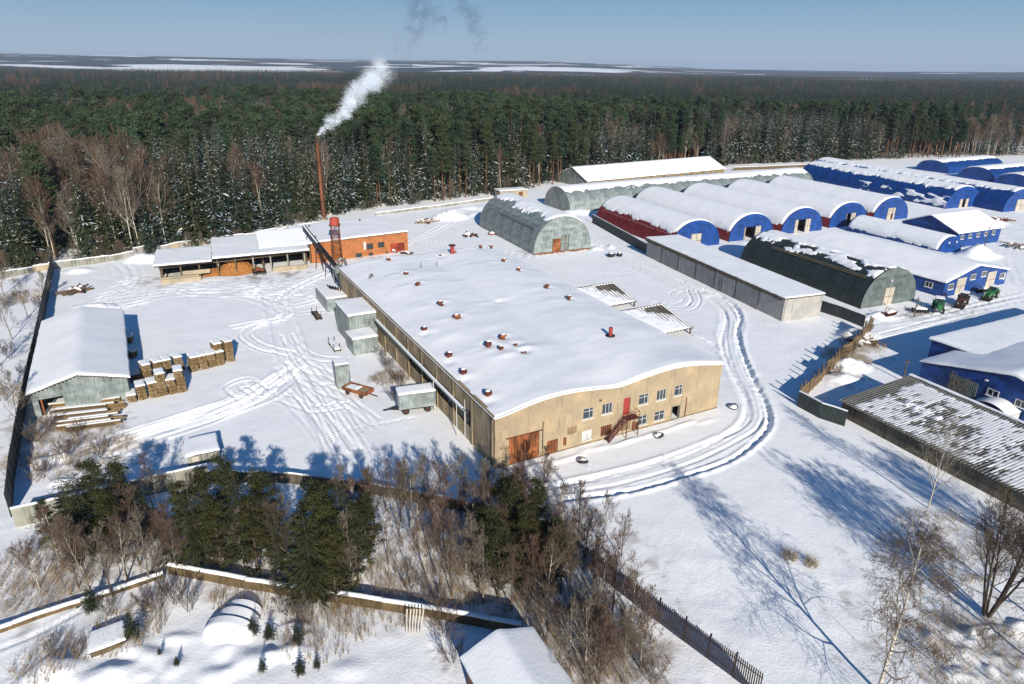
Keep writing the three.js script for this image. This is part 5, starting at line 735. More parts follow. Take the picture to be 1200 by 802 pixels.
// snow-capped half-buried tyres along the hall's front, and drums by the hangar
[[683, 542, 'in front of the rusty gates'], [772, 512, 'in front of the steel stair'], [859, 478, 'beside the lane bend']].forEach(([px, py, w], i) => { const f = G(px, py), th = thing('half_buried_tyre', 'snow capped half buried tyre ' + w, 'tyre', onGround(f), i * 1.1); const g = new THREE.TorusGeometry(0.5, 0.2, 8, 18); g.rotateX(Math.PI / 2 - 0.35); g.translate(0, 0.16, 0); part('tyre', g, M.rubber, th); new MB().tube([V(-0.05, 0.24, -0.1), V(-0.05, 0.46, -0.1), V(-0.05, 0.54, -0.1)], [0.66, 0.5, 0.08], 12, true).build('snow_cap', M.snow, th); });
[[716, 301], [726, 300]].forEach(([px, py], i) => { const f = G(px, py), th = thing('snowy_tyre_stack', i ? 'smaller dark tyre stack beside the heap of snow' : 'larger dark tyre stack beside the heap of snow', 'tyre', onGround(f), i); for (let k = 0; k < 2 - i * 0; k++) { const g = new THREE.TorusGeometry(i ? 0.5 : 0.75, 0.24, 8, 16); g.rotateX(Math.PI / 2); part('tyre', g, M.rubber, th).position.set(0.1 * k, 0.22 + k * 0.42, 0); } new MB().tube([V(0, 0.75, 0), V(0, 1.0, 0), V(0, 1.08, 0)], [0.8 - i * 0.25, 0.6 - i * 0.2, 0.1], 10, true).build('snow_cap', M.snow, th); });
{ const f = G(221, 547), th = thing('snowbound_hut', 'low snowbound hut with pale front beside the perimeter fence', 'hut', V(f.x, gy(f.x, f.z) - 0.2, f.z), turnOf(62)), W = 3.6, D = 4.2, h = 1.5; part('front_wall', wallGeo(rectPoly(0, W, 0, h), [[0.4, 1.3, 0.1, 1.3]], 0.15), M.fenceSlab, th); part('door', boxGeo(0.42, 1.28, 0.1, 1.28, -0.1, -0.05), M.door, th); new MB().box(0, 0.15, 0, h, -D, -0.15).build('side_wall', M.woodGrey, th); new MB().box(W - 0.15, W, 0, h, -D, -0.15).build('side_wall', M.woodGrey, th); new MB().box(0.15, W - 0.15, 0, h, -D, -D + 0.15).build('rear_wall', M.woodGrey, th); new MB().box(-0.15, W + 0.15, h + 0.003, h + 0.1, -D - 0.15, 0.15).build('roof', M.darkSteel, th); snowSheet(th, -0.15, W + 0.15, 0.15, -D - 0.15, () => h + 0.1, 0.3, 99, 0.3); }
// ================================================================ TIMBER YARD
const bundleKinds = [0, 1, 2].map((v) => { const rr = rngOf(40 + v), boards = new MB(), rows = 9, cols = 8; for (let r = 0; r < rows; r++) for (let c = 0; c < cols; c++) { if (r === 4 && c % 3) continue; const x0 = -0.6 + c * 0.15 + (rr() - 0.5) * 0.02, y0 = 0.1 + r * 0.125, L = 1.0 + rr() * 0.25; if (rr() < 0.07) continue; boards.box(x0, x0 + 0.125, y0, y0 + 0.098, -L, L * (0.85 + 0.2 * rr())); } return boards.geo(); });
const bearerGeo = new MB().box(-0.62, 0.62, 0, 0.1, -0.8, -0.68).box(-0.62, 0.62, 0, 0.1, 0.68, 0.8).geo();
let bundleCount = 0;
function bundle(p, y, turn, label, snow, kind) { const jj = hash2(bundleCount, 7, 21) - 0.5, th = thing('lumber_bundle', label, 'lumber bundle', V(p.x + jj * 0.22, y, p.z + (hash2(bundleCount, 9, 22) - 0.5) * 0.3), turn + jj * 0.12, 'lumber bundles in the timber yard'); part('boards', bundleKinds[bundleCount++ % 3], [M.wood, M.woodPale, M.woodGold][(bundleCount * 7) % 3], th, 'stuff'); part('bearers', bearerGeo, M.woodGrey, th, 'stuff'); if (snow) { const m = snowSheet(th, -0.66, 0.64, 1.12, -1.12, () => 1.2, 0.18, bundleCount, 0.3, 0.05); } return th; }
{
  const rowOf = (a, b, n, levels, label, topLabel) => { const A = G(...a), B = G(...b), tr = turnOf(Math.atan2(B.x - A.x, -(B.z - A.z)) * 180 / Math.PI); for (let k = 0; k < n; k++) { const p = A.clone().lerp(B, (k + 0.5) / n), L = typeof levels === 'function' ? levels(k) : levels; for (let l = 0; l < L; l++) { const j = (hash2(k, l, 11) - 0.5) * 0.06; bundle(V(p.x + j, 0, p.z + j), gy(p.x, p.z) - 0.05 + l * 1.235, tr, l === L - 1 ? topLabel : label, l === L - 1); } } };
  rowOf([149, 470], [219, 456], 6, (k) => [1, 2, 2, 3, 2, 3][k], 'lower sawn lumber bundle in the tall stack beside the grey shed', 'snow topped lumber bundle crowning the tall stack beside the grey shed');
  rowOf([152, 446], [216, 431], 5, (k) => (k < 1 ? 1 : 2), 'lower lumber bundle in the row behind the tall stack', 'snow topped lumber bundle in the row behind the tall stack');
  rowOf([222, 434], [262, 425], 4, 2, 'lower lumber bundle in the low row reaching into the yard', 'snow topped lumber bundle on the low row reaching into the yard');
  rowOf([250, 426], [275, 420], 2, 3, 'lower lumber bundle in the tall pair at the row end', 'snow topped lumber bundle on the tall pair at the row end');
  [[152, 400], [153, 418]].forEach(([x, y], i) => { const p = G(x, y); bundle(p, gy(p.x, p.z) - 0.03, 0.4 + i, i ? 'lone snow topped lumber bundle in the shed shadow, nearer the stack' : 'lone snow topped lumber bundle in the shed shadow, farther from the stack', true); });
  for (let r = 0; r < 5; r++) { // long beams laid out before the shed
    const a = G(56 + r * 2, 480 + r * 7.0), b = G(147 + r * 1.5, 472 + r * 6.2), th = thing('beam_row', ['row of weathered beams closest to the grey shed wall', 'second row of weathered beams from the grey shed', 'middle row of weathered beams before the grey shed', 'fourth row of weathered beams from the grey shed', 'row of weathered beams farthest from the grey shed'][r], 'timber', V(a.x, 0, a.z), 0, 'beam rows before the grey shed'), q = b.clone().sub(a), n = 7;
    for (let k = 0; k < n; k++) { const u = hash2(r, k, 4), p0 = q.clone().multiplyScalar(u * 0.25), p1 = q.clone().multiplyScalar(0.7 + 0.3 * hash2(r, k, 5)), off = (hash2(r, k, 6) - 0.5) * 0.8, y = 0.25 + 0.26 * (k % 3) + gy(a.x, a.z); part('beam', new MB().beam(V(p0.x, y, p0.z + off), V(p1.x, y + 0.05, p1.z + off), 0.24, 0.22).geo(), k % 2 ? M.woodGrey : M.wood, th); if (k % 3 === 2) part('snow_cap', new MB().beam(V(p0.x, y + 0.15, p0.z + off), V(p1.x, y + 0.2, p1.z + off), 0.3, 0.09).geo(), M.snow, th); }
  }
}
{ // sawdust heap in the open shed, and the cart beside it
  const heap = (px, py, rx, rz, h, label, sd) => { const f = G(px, py), g = new MB(); g.grid((u, v) => { const a = u * TAU, r = v, d = 1 - r, n = 0.75 + 0.5 * fbm(Math.cos(a) * 2 + sd, Math.sin(a) * 2 + r * 3, 4, 791); return V(Math.cos(-a) * rx * r * (0.85 + 0.3 * n), h * Math.pow(Math.cos(Math.min(1, r) * Math.PI / 2), 1.2) * n * (0.8 + 0.4 * fbm(Math.cos(a) * r * 9, Math.sin(a) * r * 9, 3, 795)) - 0.1, Math.sin(-a) * rz * r * (0.85 + 0.3 * n)); }, 60, 22); const m = g.build('sawdust_heap', M.sawdust, scene); m.position.set(f.x, gy(f.x, f.z), f.z); m.rotation.y = turnOf(66.5); return tag(m, label, 'sawdust heap', 'sawdust heaps at the open shed'); };
  heap(277, 318, 5.2, 3.6, 2.6, 'large orange sawdust heap spilling from the open shed', 1); heap(251, 321, 3.0, 2.2, 1.3, 'smaller orange sawdust heap beside the large one', 2);
  const f = G(304, 321), th = thing('yard_cart', 'dark loaded cart at the open shed beside the sawdust', 'cart', onGround(f), turnOf(66)); new MB().box(-1.5, 1.5, 0.5, 0.65, -0.7, 0.7).box(-1.5, 1.5, 0.65, 1.3, -0.7, -0.62).box(-1.5, -1.42, 0.65, 1.3, -0.62, 0.7).build('tray', M.darkSteel, th); for (const x of [-1, 1]) for (const z of [-0.75, 0.75]) wheel(th, x, 0.36, z, 0.36, 0.18, M.steel); new MB().tube([V(-1.2, 0.8, 0), V(0, 1.35, 0), V(1.2, 0.8, 0)], [0.2, 0.55, 0.2], 8, true).build('load', M.rustDark, th);
}
// ================================================================ FENCES AND WALLS
function fence(name, label, pts, h, step, m, { thick = 0.08, base = -0.4, post, snow = true, category = 'fence', lean = 0, gap = 0.05, vary = 0.05 } = {}) {
  const o = pts[0], th = thing(name, label, category, V(o.x, 0, o.z)); let count = 0;
  for (let s = 0; s < pts.length - 1; s++) { const a = pts[s], b = pts[s + 1], L = a.distanceTo(b), n = Math.max(1, Math.round(L / step)), d = b.clone().sub(a).normalize(), tr = Math.atan2(-d.z, d.x), w = L / n;
    const g = boxGeo(gap / 2, w - gap / 2, base, h, -thick / 2, thick / 2), sg = snow ? new MB().tube([V(0.02, h + 0.01, 0), V(w / 2, h + 0.05, 0), V(w - 0.02, h + 0.01, 0)], thick * 0.5 + 0.07, 6).geo() : null, pg = post ? boxGeo(-post / 2, post / 2, base, h + 0.12, -post / 2 - thick / 2, post / 2) : null;
    for (let k = 0; k < n; k++) { const p = a.clone().addScaledVector(d, k * w), q = part('panel', g, Array.isArray(m) ? m[Math.floor(hash2(count, s, 3) * m.length)] : m, th), y = gy(p.x, p.z) + (hash2(count, s, 5) - 0.5) * vary; q.position.set(p.x - o.x, y, p.z - o.z); q.rotation.y = tr; q.rotation.x = (hash2(count, s, 6) - 0.5) * lean; if (sg) part('snow_cap', sg, M.snow, q); if (pg) { const r = part('post', pg, M.darkSteel, th); r.position.copy(q.position); r.rotation.y = tr; } count++; } }
  return th;
}
const GP = (...l) => l.map(([x, y]) => G(x, y));
fence('green_sheet_fence', 'tall dark green sheet fence between the left yard and scrub', GP([63, 314], [46, 402], [31, 475], [17, 560], [13, 607]), 2.9, 2.6, [M.greenMetal, M.greenMetal2], { post: 0.1, lean: 0.05, vary: 0.2, snow: false });
fence('concrete_slab_fence', 'pale concrete slab fence closing the lower left corner', GP([18, 618], [84, 603], [168, 582], [246, 564]), 2.3, 3.1, [M.fenceSlab, M.concrete], { thick: 0.16, lean: 0.03 });
fence('perimeter_fence', 'dark board fence half hidden among the scrub trees', GP([246, 564], [335, 566], [425, 577], [545, 600], [648, 626]), 1.4, 2.5, [M.woodGrey, M.concreteDark], { thick: 0.1, post: 0.12 });
fence('forest_edge_fence', 'pale concrete fence along the edge of the forest', GP([-40, 336], [40, 319], [128, 307], [212, 291], [300, 279], [372, 266]), 1.5, 3.2, [M.concretePale2, M.fenceSlab, M.concreteWarm2], { thick: 0.16, lean: 0.1, vary: 0.5 });
fence('far_yard_fence', 'low concrete fence between the far yard and the forest', GP([440, 253], [520, 243], [584, 234]), 1.0, 3.2, [M.concretePale2, M.fenceSlab], { thick: 0.16 });
fence('old_brick_wall', 'long low brown wall running under the foreground trees', GP([200, 673], [290, 690], [400, 706], [500, 722], [612, 744]), 1.05, 3.4, [M.brownWall2, M.brownWall], { thick: 0.32, category: 'wall', gap: 0.02 });
fence('snow_topped_wall', 'low brown wall beside the snowy lane at the lower left', GP([-30, 752], [60, 720], [130, 698], [192, 677]), 0.5, 3.0, [M.brownWall2, M.brownWall], { thick: 0.3, category: 'wall', gap: 0.02 });
fence('garage_sheet_fence', 'dark green sheet fence beyond the concrete garage', GP([694, 261], [728, 280], [757, 297]), 2.6, 2.6, M.greenMetal, {});
fence('hangar_sheet_fence', 'dark green sheet fence between the garage and the grey fronted hangar', GP([957, 364], [985, 373], [1012, 384]), 2.4, 2.4, M.greenMetal, {});
fence('green_boundary_fence', 'dark green sheet fence between the broken posts and long shed', GP([934, 476], [960, 490], [990, 500]), 2.4, 2.4, [M.greenMetal, M.greenMetal2], {});
fence('far_blue_boundary', 'thin grey fence behind the hangars at the forest edge', GP([860, 200], [930, 197], [985, 194]), 1.5, 4, M.woodGrey, {});
{ // leaning weathered board fence with posts
  const a = G(936, 472), b = G(1019, 392), th = thing('broken_board_fence', 'leaning broken board fence of weathered posts by the green fence', 'fence', V(a.x, 0, a.z)), L = a.distanceTo(b), d = b.clone().sub(a).normalize(), n = 19;
  for (let k = 0; k <= n; k++) { const p = d.clone().multiplyScalar(L * k / n), y = gy(a.x + p.x, a.z + p.z); part('post', new MB().beam(V(p.x, y - 0.3, p.z), V(p.x + 0.25 * (hash2(k, 1, 1) - 0.5), y + 2.5 + 0.7 * hash2(k, 2, 1), p.z + 0.25 * (hash2(k, 3, 1) - 0.5)), 0.2).geo(), M.woodGrey, th); if (k < n) for (const [h0, s] of [[0.25, 1], [0.68, 2], [1.11, 3], [1.54, 4], [1.95, 5]]) { if (s === 5 && hash2(k, s, 9) < 0.4) continue; const q = d.clone().multiplyScalar(L * (k + 1) / n); part('board', new MB().beam(V(p.x, y + h0 + 0.1 * (hash2(k, s, 3) - 0.5), p.z), V(q.x, y + h0 + 0.1 * (hash2(k, s, 4) - 0.5), q.z), 0.06, 0.45).geo(), s % 2 ? M.wood : M.woodGrey, th); } }
}
{ // fence of dark metal pickets in the foreground
  const pts = GP([650, 636], [716, 688], [800, 752], [890, 818]), o = pts[0], th = thing('metal_picket_fence', 'long dark metal picket fence between scrub and open snowfield', 'fence', V(o.x, 0, o.z)); let c = 0;
  const w = 2.6, pg = new MB(); for (let k = 0; k < 13; k++) pg.box(0.05 + k * 0.2, 0.15 + k * 0.2, 0.05, 2.45 + 0.03 * (k % 2), -0.02, 0.02); pg.box(0, w, 0.5, 0.58, -0.06, -0.021).box(0, w, 1.9, 1.98, -0.06, -0.021); const G1 = pg.geo(), P1 = boxGeo(-0.06, 0.06, -0.4, 2.6, -0.2, -0.08);
  for (let s = 0; s < 3; s++) { const a = pts[s], b = pts[s + 1], L = a.distanceTo(b), n = Math.round(L / w), d = b.clone().sub(a).normalize(), tr = Math.atan2(-d.z, d.x); for (let k = 0; k < n; k++) { const p = a.clone().addScaledVector(d, L * k / n), y = gy(p.x, p.z), m = part('picket_panel', G1, M.fenceBrown, th, 'stuff'); m.position.set(p.x - o.x, y, p.z - o.z); m.rotation.y = tr; m.scale.x = L / n / w; const q = part('post', P1, M.darkSteel, th); q.position.copy(m.position); q.rotation.y = tr; } }
}
// ================================================================ FOREGROUND PLOT: GREENHOUSE, SMALL ROOFS, BRICK HOUSE
{
  const f = G(266, 748), th = thing('snowed_greenhouse', 'rounded greenhouse buried in snow with three arched steps', 'greenhouse', V(f.x, gy(f.x, f.z) - 0.1, f.z), -0.1); th.scale.setScalar(0.8);
  [[0, 2.9, 2.0, 1.2], [-1.5, 2.4, 1.8, 1.3], [-3.0, 2.0, 1.5, 1.2]].forEach(([z, r, h, L], i) => { const mb = new MB(); mb.grid((u, v) => { const a = u * Math.PI, e = i === 0 ? Math.sin(Math.min(1, v * 1.6) * Math.PI / 2) : 1; return V(-Math.cos(a) * r * (0.55 + 0.45 * e) * (1 + 0.05 * (fbm(u * 4, v * 3, 2, 811 + i) - 0.5)), Math.sin(a) * h * e + 0.02, z + (i === 0 ? 1.3 : 0) - v * (L + (i === 0 ? 1.3 : 0))); }, 30, 16); mb.grid((u, v) => V(-Math.cos((1 - u) * Math.PI) * r * v, Math.sin((1 - u) * Math.PI) * h * v + 0.02, z - L), 24, 3); mb.build('snow_cover', M.snow, th); const rib = new MB(); rib.tube(Array.from({ length: 15 }, (_, k) => V(-Math.cos(k / 14 * Math.PI) * (r - 0.06), Math.sin(k / 14 * Math.PI) * (h - 0.05), z - L - 0.06)), 0.07, 5); rib.build('hoop', M.darkSteel, th); });
}
{ const f = G(107, 773), th = thing('garden_shed', 'tiny garden shed roof poking out of the snow', 'shed', V(f.x, gy(f.x, f.z) - 0.2, f.z), turnOf(58)); new MB().box(0, 2.5, 0, 0.75, -2.2, 0).build('wall', M.woodGrey, th); new MB().box(-0.15, 2.65, 0.76, 0.84, -2.35, 0.15).build('roof', M.darkSteel, th); snowSheet(th, -0.15, 2.65, 0.15, -2.35, (x) => 0.84 + x * 0.03, 0.2, 91, 0.25, 0.05); }
{ const f = G(486, 733), th = thing('plank_lean_to', 'bundle of pale planks leaning on the low brown wall', 'planks', V(f.x, gy(f.x, f.z), f.z)); for (let k = 0; k < 6; k++) part('plank', new MB().beam(V(-0.6 + k * 0.24, -0.05, 0.9 + 0.2 * hash2(k, 2, 2)), V(-0.5 + k * 0.25 + 0.2 * (hash2(k, 1, 2) - 0.5), 1.75, -0.05), 0.12, 0.05).geo(), M.door, th); }
{ // brick house with a snowy pitched roof, ridge running towards the camera's right
  const f = G(549, 797, 0), th = thing('brick_cottage', 'small dark brick cottage under a snowy pitched roof', 'house', G(547, 768, 3.3).setY(-0.2).addScaledVector(bearing(152), 7.5), turnOf(62)), W = 5.7, D = 7.5, e = 3.1, pk = 4.2;
  part('gable_wall', wallGeo([[0, 0], [W, 0], [W, e], [W / 2, pk], [0, e]], [[1.6, 2.9, 1.0, 2.2]], 0.3), M.brickDark, th); windowAt(th, 2.25, 1.6, -0.1, 1.3, 1.2, { bars: [0.5] });
  new MB().box(0, 0.3, 0, e, -D, -0.3).build('side_wall', M.brickDark, th); new MB().box(W - 0.3, W, 0, e, -D, -0.3).build('side_wall', M.brickDark, th); part('rear_wall', wallGeo([[0, 0], [W, 0], [W, e], [W / 2, pk], [0, e]], [], 0.3), M.brickDark, th).position.z = -D + 0.3;
  const Y = (x) => lerp(pk, e, Math.abs(x - W / 2) / (W / 2)) + 0.1, rf = new MB(); rf.quad(V(-0.4, Y(-0.4), 0.4), V(W / 2, Y(W / 2), 0.4), V(W / 2, Y(W / 2), -D - 0.4), V(-0.4, Y(-0.4), -D - 0.4)).quad(V(W / 2, Y(W / 2), 0.4), V(W + 0.4, Y(W + 0.4), 0.4), V(W + 0.4, Y(W + 0.4), -D - 0.4), V(W / 2, Y(W / 2), -D - 0.4)); rf.build('roof', M.darkSteel, th); snowSheet(th, -0.45, W + 0.45, 0.45, -D - 0.45, Y, 0.28, 95, 0.35, 0.08);
}
{ const f = G(586, 233), th = thing('brick_hut', 'small pale brick hut at the forest edge behind grey hangar', 'hut', V(f.x, gy(f.x, f.z) - 0.1, f.z), turnOf(66)); part('front_wall', wallGeo(rectPoly(0, 11, 0, 2.7), [[7.6, 9.2, 0.05, 2.1]], 0.3), M.concreteWarm2, th); part('door', boxGeo(7.62, 9.18, 0.06, 2.08, -0.2, -0.12), M.rust, th); new MB().box(0, 0.3, 0, 2.7, -5, -0.3).box(10.7, 11, 0, 2.7, -5, -0.3).box(0.3, 10.7, 0, 2.7, -5, -4.7).build('side_wall', M.concreteWarm2, th); new MB().box(-0.2, 11.2, 2.703, 2.85, -5.2, 0.2).build('roof', M.darkSteel, th); snowSheet(th, -0.2, 11.2, 0.2, -5.2, () => 2.85, 0.3, 97); }
// poles
[[1152, 296, 7, 'pole beside the blue gabled building'], [1071, 372, 4.5, 'short pole in the yard before the tractors'], [1058, 447, 4, 'short grey pole at the corner of the blue factory'], [345, 255, 7, 'thin pole at the forest edge near the chimney'], [962, 253, 6, 'thin pole between the blue fronted hangars']].forEach(([px, py, h, what]) => { const f = G(px, py), th = thing('utility_pole', 'thin weathered utility ' + what, 'pole', V(f.x, gy(f.x, f.z) - 0.3, f.z)); new MB().tube([V(0, 0, 0), V(0, h, 0)], [0.13, 0.09], 7, true).build('shaft', M.woodGrey, th); new MB().box(-0.5, 0.5, h - 0.5, h - 0.4, -0.05, 0.05).build('crossarm', M.woodGrey, th); });
// ================================================================ TREES
// conifer crown: whorls of drooping fronds, each a spray of small blades; colour of its own per frond, snow lying on some
function coniferCrown({ h, r, seed, whorls, per, blades, low = 0.1, snow = 0.06, droop = 0.28, ragged = 0.35, blade = 0.34, power = 0.85, tone = [0.034, 0.054, 0.030] }) {
  const rr = rngOf(seed), mb = new MB(true), a = V(), b = V(), c = V();
  for (let i = 0; i < whorls; i++) {
    const t = low + (1 - low) * Math.pow((i + rr() * 0.7) / whorls, 0.92), y = h * Math.min(0.995, t), R0 = r * Math.pow(Math.max(0.015, 1 - t), power) * (0.82 + 0.36 * rr()) + 0.05, n = Math.max(3, Math.round(per * (0.55 + 0.45 * (1 - t))));
    for (let k = 0; k < n; k++) {
      const az = (k + rr() * 0.9) / n * TAU + i * 0.9, L = R0 * (1 - ragged + 2 * ragged * rr() * rr() + ragged * 0.4), dx = Math.cos(az), dz = Math.sin(az), yy = y + (rr() - 0.5) * h / whorls, g = 0.65 + 0.7 * rr(), yel = rr();
      const base = [tone[0] * g * (1 + 0.35 * yel), tone[1] * g, tone[2] * g];
      for (let q = 0; q < blades; q++) {
        const f0 = q / blades * 0.85, f1 = Math.min(1.08, f0 + 0.42 + 0.25 * rr()), side = (q % 2 ? 1 : -1) * (0.25 + 0.65 * rr()) * (q === blades - 1 ? 0.2 : 1), lift = (rr() - 0.5) * 0.12 * L;
        const p0 = L * f0, p1 = L * f1, w = L * blade * (0.45 + 0.4 * rr()) * (1.1 - 0.6 * f0), s0 = side * L * 0.34 * (1 - f0 * 0.5), dr = (x) => -droop * L * Math.pow(x, 1.3) + (x > 0.75 ? 0.06 * L : 0);
        a.set(dx * p0, yy + dr(f0), dz * p0); b.set(dx * p1 - dz * s0, yy + dr(f1) + lift - Math.abs(s0) * 0.25, dz * p1 + dx * s0); const m = (p0 + p1) * 0.5; c.set(dx * m - dz * (s0 + (side > 0 ? -w : w)), yy + dr((f0 + f1) / 2) + lift * 0.3, dz * m + dx * (s0 + (side > 0 ? -w : w)));
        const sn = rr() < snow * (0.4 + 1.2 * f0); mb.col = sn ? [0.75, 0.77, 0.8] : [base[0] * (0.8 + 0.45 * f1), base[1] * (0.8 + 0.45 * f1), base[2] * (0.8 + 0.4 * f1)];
        const nn = new THREE.Vector3().subVectors(b, a).cross(new THREE.Vector3().subVectors(c, a)); nn.y >= 0 ? mb.tri(a, b, c) : mb.tri(a, c, b);
      }
    }
  }
  return mb.geo();
}
const stem = (h, r, seed, sides = 6, bend = 0.02) => { const rr = rngOf(seed), p = [], q = []; for (let k = 0; k <= 5; k++) { p.push(V((rr() - 0.5) * bend * h * (k > 0), h * k / 5 - (k === 0 ? 0.4 : 0), (rr() - 0.5) * bend * h * (k > 0))); q.push(r * (1 - k / 5.6)); } return new MB().tube(p, q, sides).geo(); };
// pine crown: clumps of needles at the ends of a few crooked limbs, on a bare lower stem
function pineCrown({ h, seed, clumps, size, low = 0.5, tufts = 26, tone = [0.036, 0.054, 0.028], snow = 0.02, fine = 1, puff = 1 }) {
  const rr = rngOf(seed), mb = new MB(true), limb = new MB();
  for (let i = 0; i < clumps; i++) {
    const t = low + (1 - low) * Math.pow(rr(), 0.8), az = rr() * TAU, rad = size * (0.25 + 0.9 * rr()) * Math.pow(Math.max(0.06, 1.02 - t), 0.45), y = h * t, cx = Math.cos(az) * rad, cz = Math.sin(az) * rad, cs = size * (0.28 + 0.25 * rr()) * puff, g = 0.7 + 0.6 * rr();
    limb.tube([V(0, y - rad * 0.35, 0), V(cx * 0.5, y - rad * 0.1, cz * 0.5), V(cx, y, cz)], [0.06, 0.045, 0.02], 3);
    for (let q = 0; q < tufts; q++) {
      const d = V(rr() - 0.5, (rr() - 0.35) * 0.8, rr() - 0.5).normalize(), p = V(cx, y, cz).addScaledVector(V(d.x, d.y * 0.6, d.z), cs * Math.pow(rr(), 0.5)), e = V(rr() - 0.5, rr() * 0.6, rr() - 0.5).normalize(), L = cs * (0.35 + 0.3 * rr()) * fine, s = new THREE.Vector3().crossVectors(d, e).normalize().multiplyScalar(L * 0.4);
      const sn = rr() < snow; mb.col = sn ? [0.75, 0.77, 0.8] : [tone[0] * g * (0.8 + 0.5 * rr()), tone[1] * g * (0.85 + 0.4 * rr()), tone[2] * g];
      const A = p.clone().add(s), B = p.clone().sub(s), C = p.clone().addScaledVector(e, L), nn = new THREE.Vector3().subVectors(B, A).cross(new THREE.Vector3().subVectors(C, A)); nn.y >= 0 ? mb.tri(A, B, C) : mb.tri(A, C, B);
    }
  }
  return { crown: mb.geo(), limbs: limb.geo() };
}
// leafless tree: limbs branching into twigs
function bareTree({ h, seed, levels = 4, kids = [12, 6, 5, 4], r = 0.012, spread = 0.75, stems = 1, up = 0.35, droop = 0, thin = 0.006, twig = 0, first = 0.25, sides = [7, 5, 4, 3, 3], trunkShare = 0.9, flare = 0.2 }) {
  const rr = rngOf(seed), wood = new MB(), tw = new MB();
  const grow = (p, d, L, rad, lv) => {
    const n = lv === 0 ? 8 : lv === 1 ? 5 : lv === levels ? 2 : 3, pts = [p.clone()], rs = [rad], dirs = [d.clone()]; let q = p.clone(), v = d.clone();
    for (let k = 1; k <= n; k++) { { const w = lv ? 0.28 : 0.1; v.add(V((rr() - 0.5) * w, (rr() - 0.5) * 0.2 * (lv > 0) + (lv ? up * 0.18 : 0.06) - (lv >= 2 ? droop * 0.4 * k / n : 0), (rr() - 0.5) * w)).normalize(); } q = q.clone().addScaledVector(v, L / n); pts.push(q); rs.push(Math.max(thin, rad * (1 - (lv === levels ? 0.7 : 0.82) * k / n))); dirs.push(v.clone()); }
    (lv <= 1 ? wood : tw).tube(pts, rs, sides[Math.min(lv, 4)]);
    if (lv >= levels) return;
    const count = Math.round(kids[Math.min(lv, kids.length - 1)] * (0.75 + 0.5 * rr()));
    for (let c = 0; c < count; c++) {
      const t = lv === 0 ? first + (1 - first) * Math.pow((c + rr()) / count, 0.85) : 0.18 + 0.82 * (c + rr()) / count, f = Math.min(0.999, t) * n, k = Math.floor(f), at = pts[k].clone().lerp(pts[k + 1], f - k), dir = dirs[k + 1];
      const az = rr() * TAU, side = new THREE.Vector3().crossVectors(dir, Math.abs(dir.y) > 0.9 ? V(1, 0, 0) : V(0, 1, 0)).normalize().applyAxisAngle(dir, az), an = spread * (0.6 + 0.6 * rr()) * (lv === 0 ? 1.15 - 0.55 * t : 1), nd = dir.clone().multiplyScalar(Math.cos(an)).addScaledVector(side, Math.sin(an)).normalize();
      const Lc = lv === 0 ? L * (0.52 - 0.36 * t) * (0.75 + 0.5 * rr()) : L * (0.62 - 0.3 * t) * (0.7 + 0.6 * rr());
      grow(at, nd, Lc, Math.max(thin, lerp(rs[k], rs[k + 1], f - k) * 0.55), lv + 1);
    }
  };
  for (let s = 0; s < stems; s++) { const a = s / stems * TAU + rr(), l = stems > 1 ? flare * (0.6 + 0.8 * rr()) : 0.03; grow(V(stems > 1 ? Math.cos(a) * 0.15 : 0, -0.3, stems > 1 ? Math.sin(a) * 0.15 : 0), V(Math.cos(a) * l, 1, Math.sin(a) * l).normalize(), h * trunkShare * (stems > 1 ? 0.75 + 0.35 * rr() : 1), h * r * (stems > 1 ? 0.75 : 1), 0); }
  return { trunk: wood.geo(), crown: tw.geo() };
}
// --- kinds
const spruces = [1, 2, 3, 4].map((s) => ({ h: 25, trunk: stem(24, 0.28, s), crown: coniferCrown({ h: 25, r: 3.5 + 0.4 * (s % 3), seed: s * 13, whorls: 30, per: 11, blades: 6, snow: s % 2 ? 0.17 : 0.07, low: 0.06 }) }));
const pines = [1, 2, 3].map((s) => { const q = pineCrown({ h: 25, seed: s * 29, clumps: 60, size: 3.3, low: 0.42, tufts: 44, snow: 0, fine: 0.7 }); return { h: 25, trunk: mergeGeometries([stem(24, 0.3, s + 40, 6, 0.015), q.limbs]), crown: q.crown }; });
const birches = [1, 2, 3, 4].map((s) => { const q = bareTree({ h: 22, seed: s * 37, levels: 3, kids: [16, 8, 7], r: 0.0085, spread: 0.6, up: 0.6, thin: 0.026, first: 0.3, sides: [5, 3, 3, 3] }); return { h: 22, ...q }; });
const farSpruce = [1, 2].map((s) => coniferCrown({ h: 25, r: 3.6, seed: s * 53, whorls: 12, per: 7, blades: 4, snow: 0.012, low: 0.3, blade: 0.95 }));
const farBirch = [1, 2].map((s) => { const q = bareTree({ h: 21, seed: s * 61, levels: 2, kids: [13, 6], r: 0.006, spread: 0.5, up: 0.6, thin: 0.032, first: 0.35, sides: [4, 3, 3] }); return mergeGeometries([q.trunk, q.crown]); });
const lowSpruce = coniferCrown({ h: 24, r: 4.2, seed: 71, whorls: 7, per: 6, blades: 3, snow: 0.004, low: 0.45, blade: 1.1 });
const fgConifers = [1, 2, 3].map((s) => ({ h: 10, trunk: stem(9.6, 0.16, s + 60), crown: coniferCrown({ h: 10, r: 2.5 - 0.2 * s, seed: s * 83, whorls: 34, per: 10, blades: 16, low: 0.07 + 0.04 * s, snow: 0.003, droop: 0.12 + 0.06 * s, ragged: 0.62, blade: 0.15, power: 0.62, tone: [0.027, 0.035, 0.016] }) }));
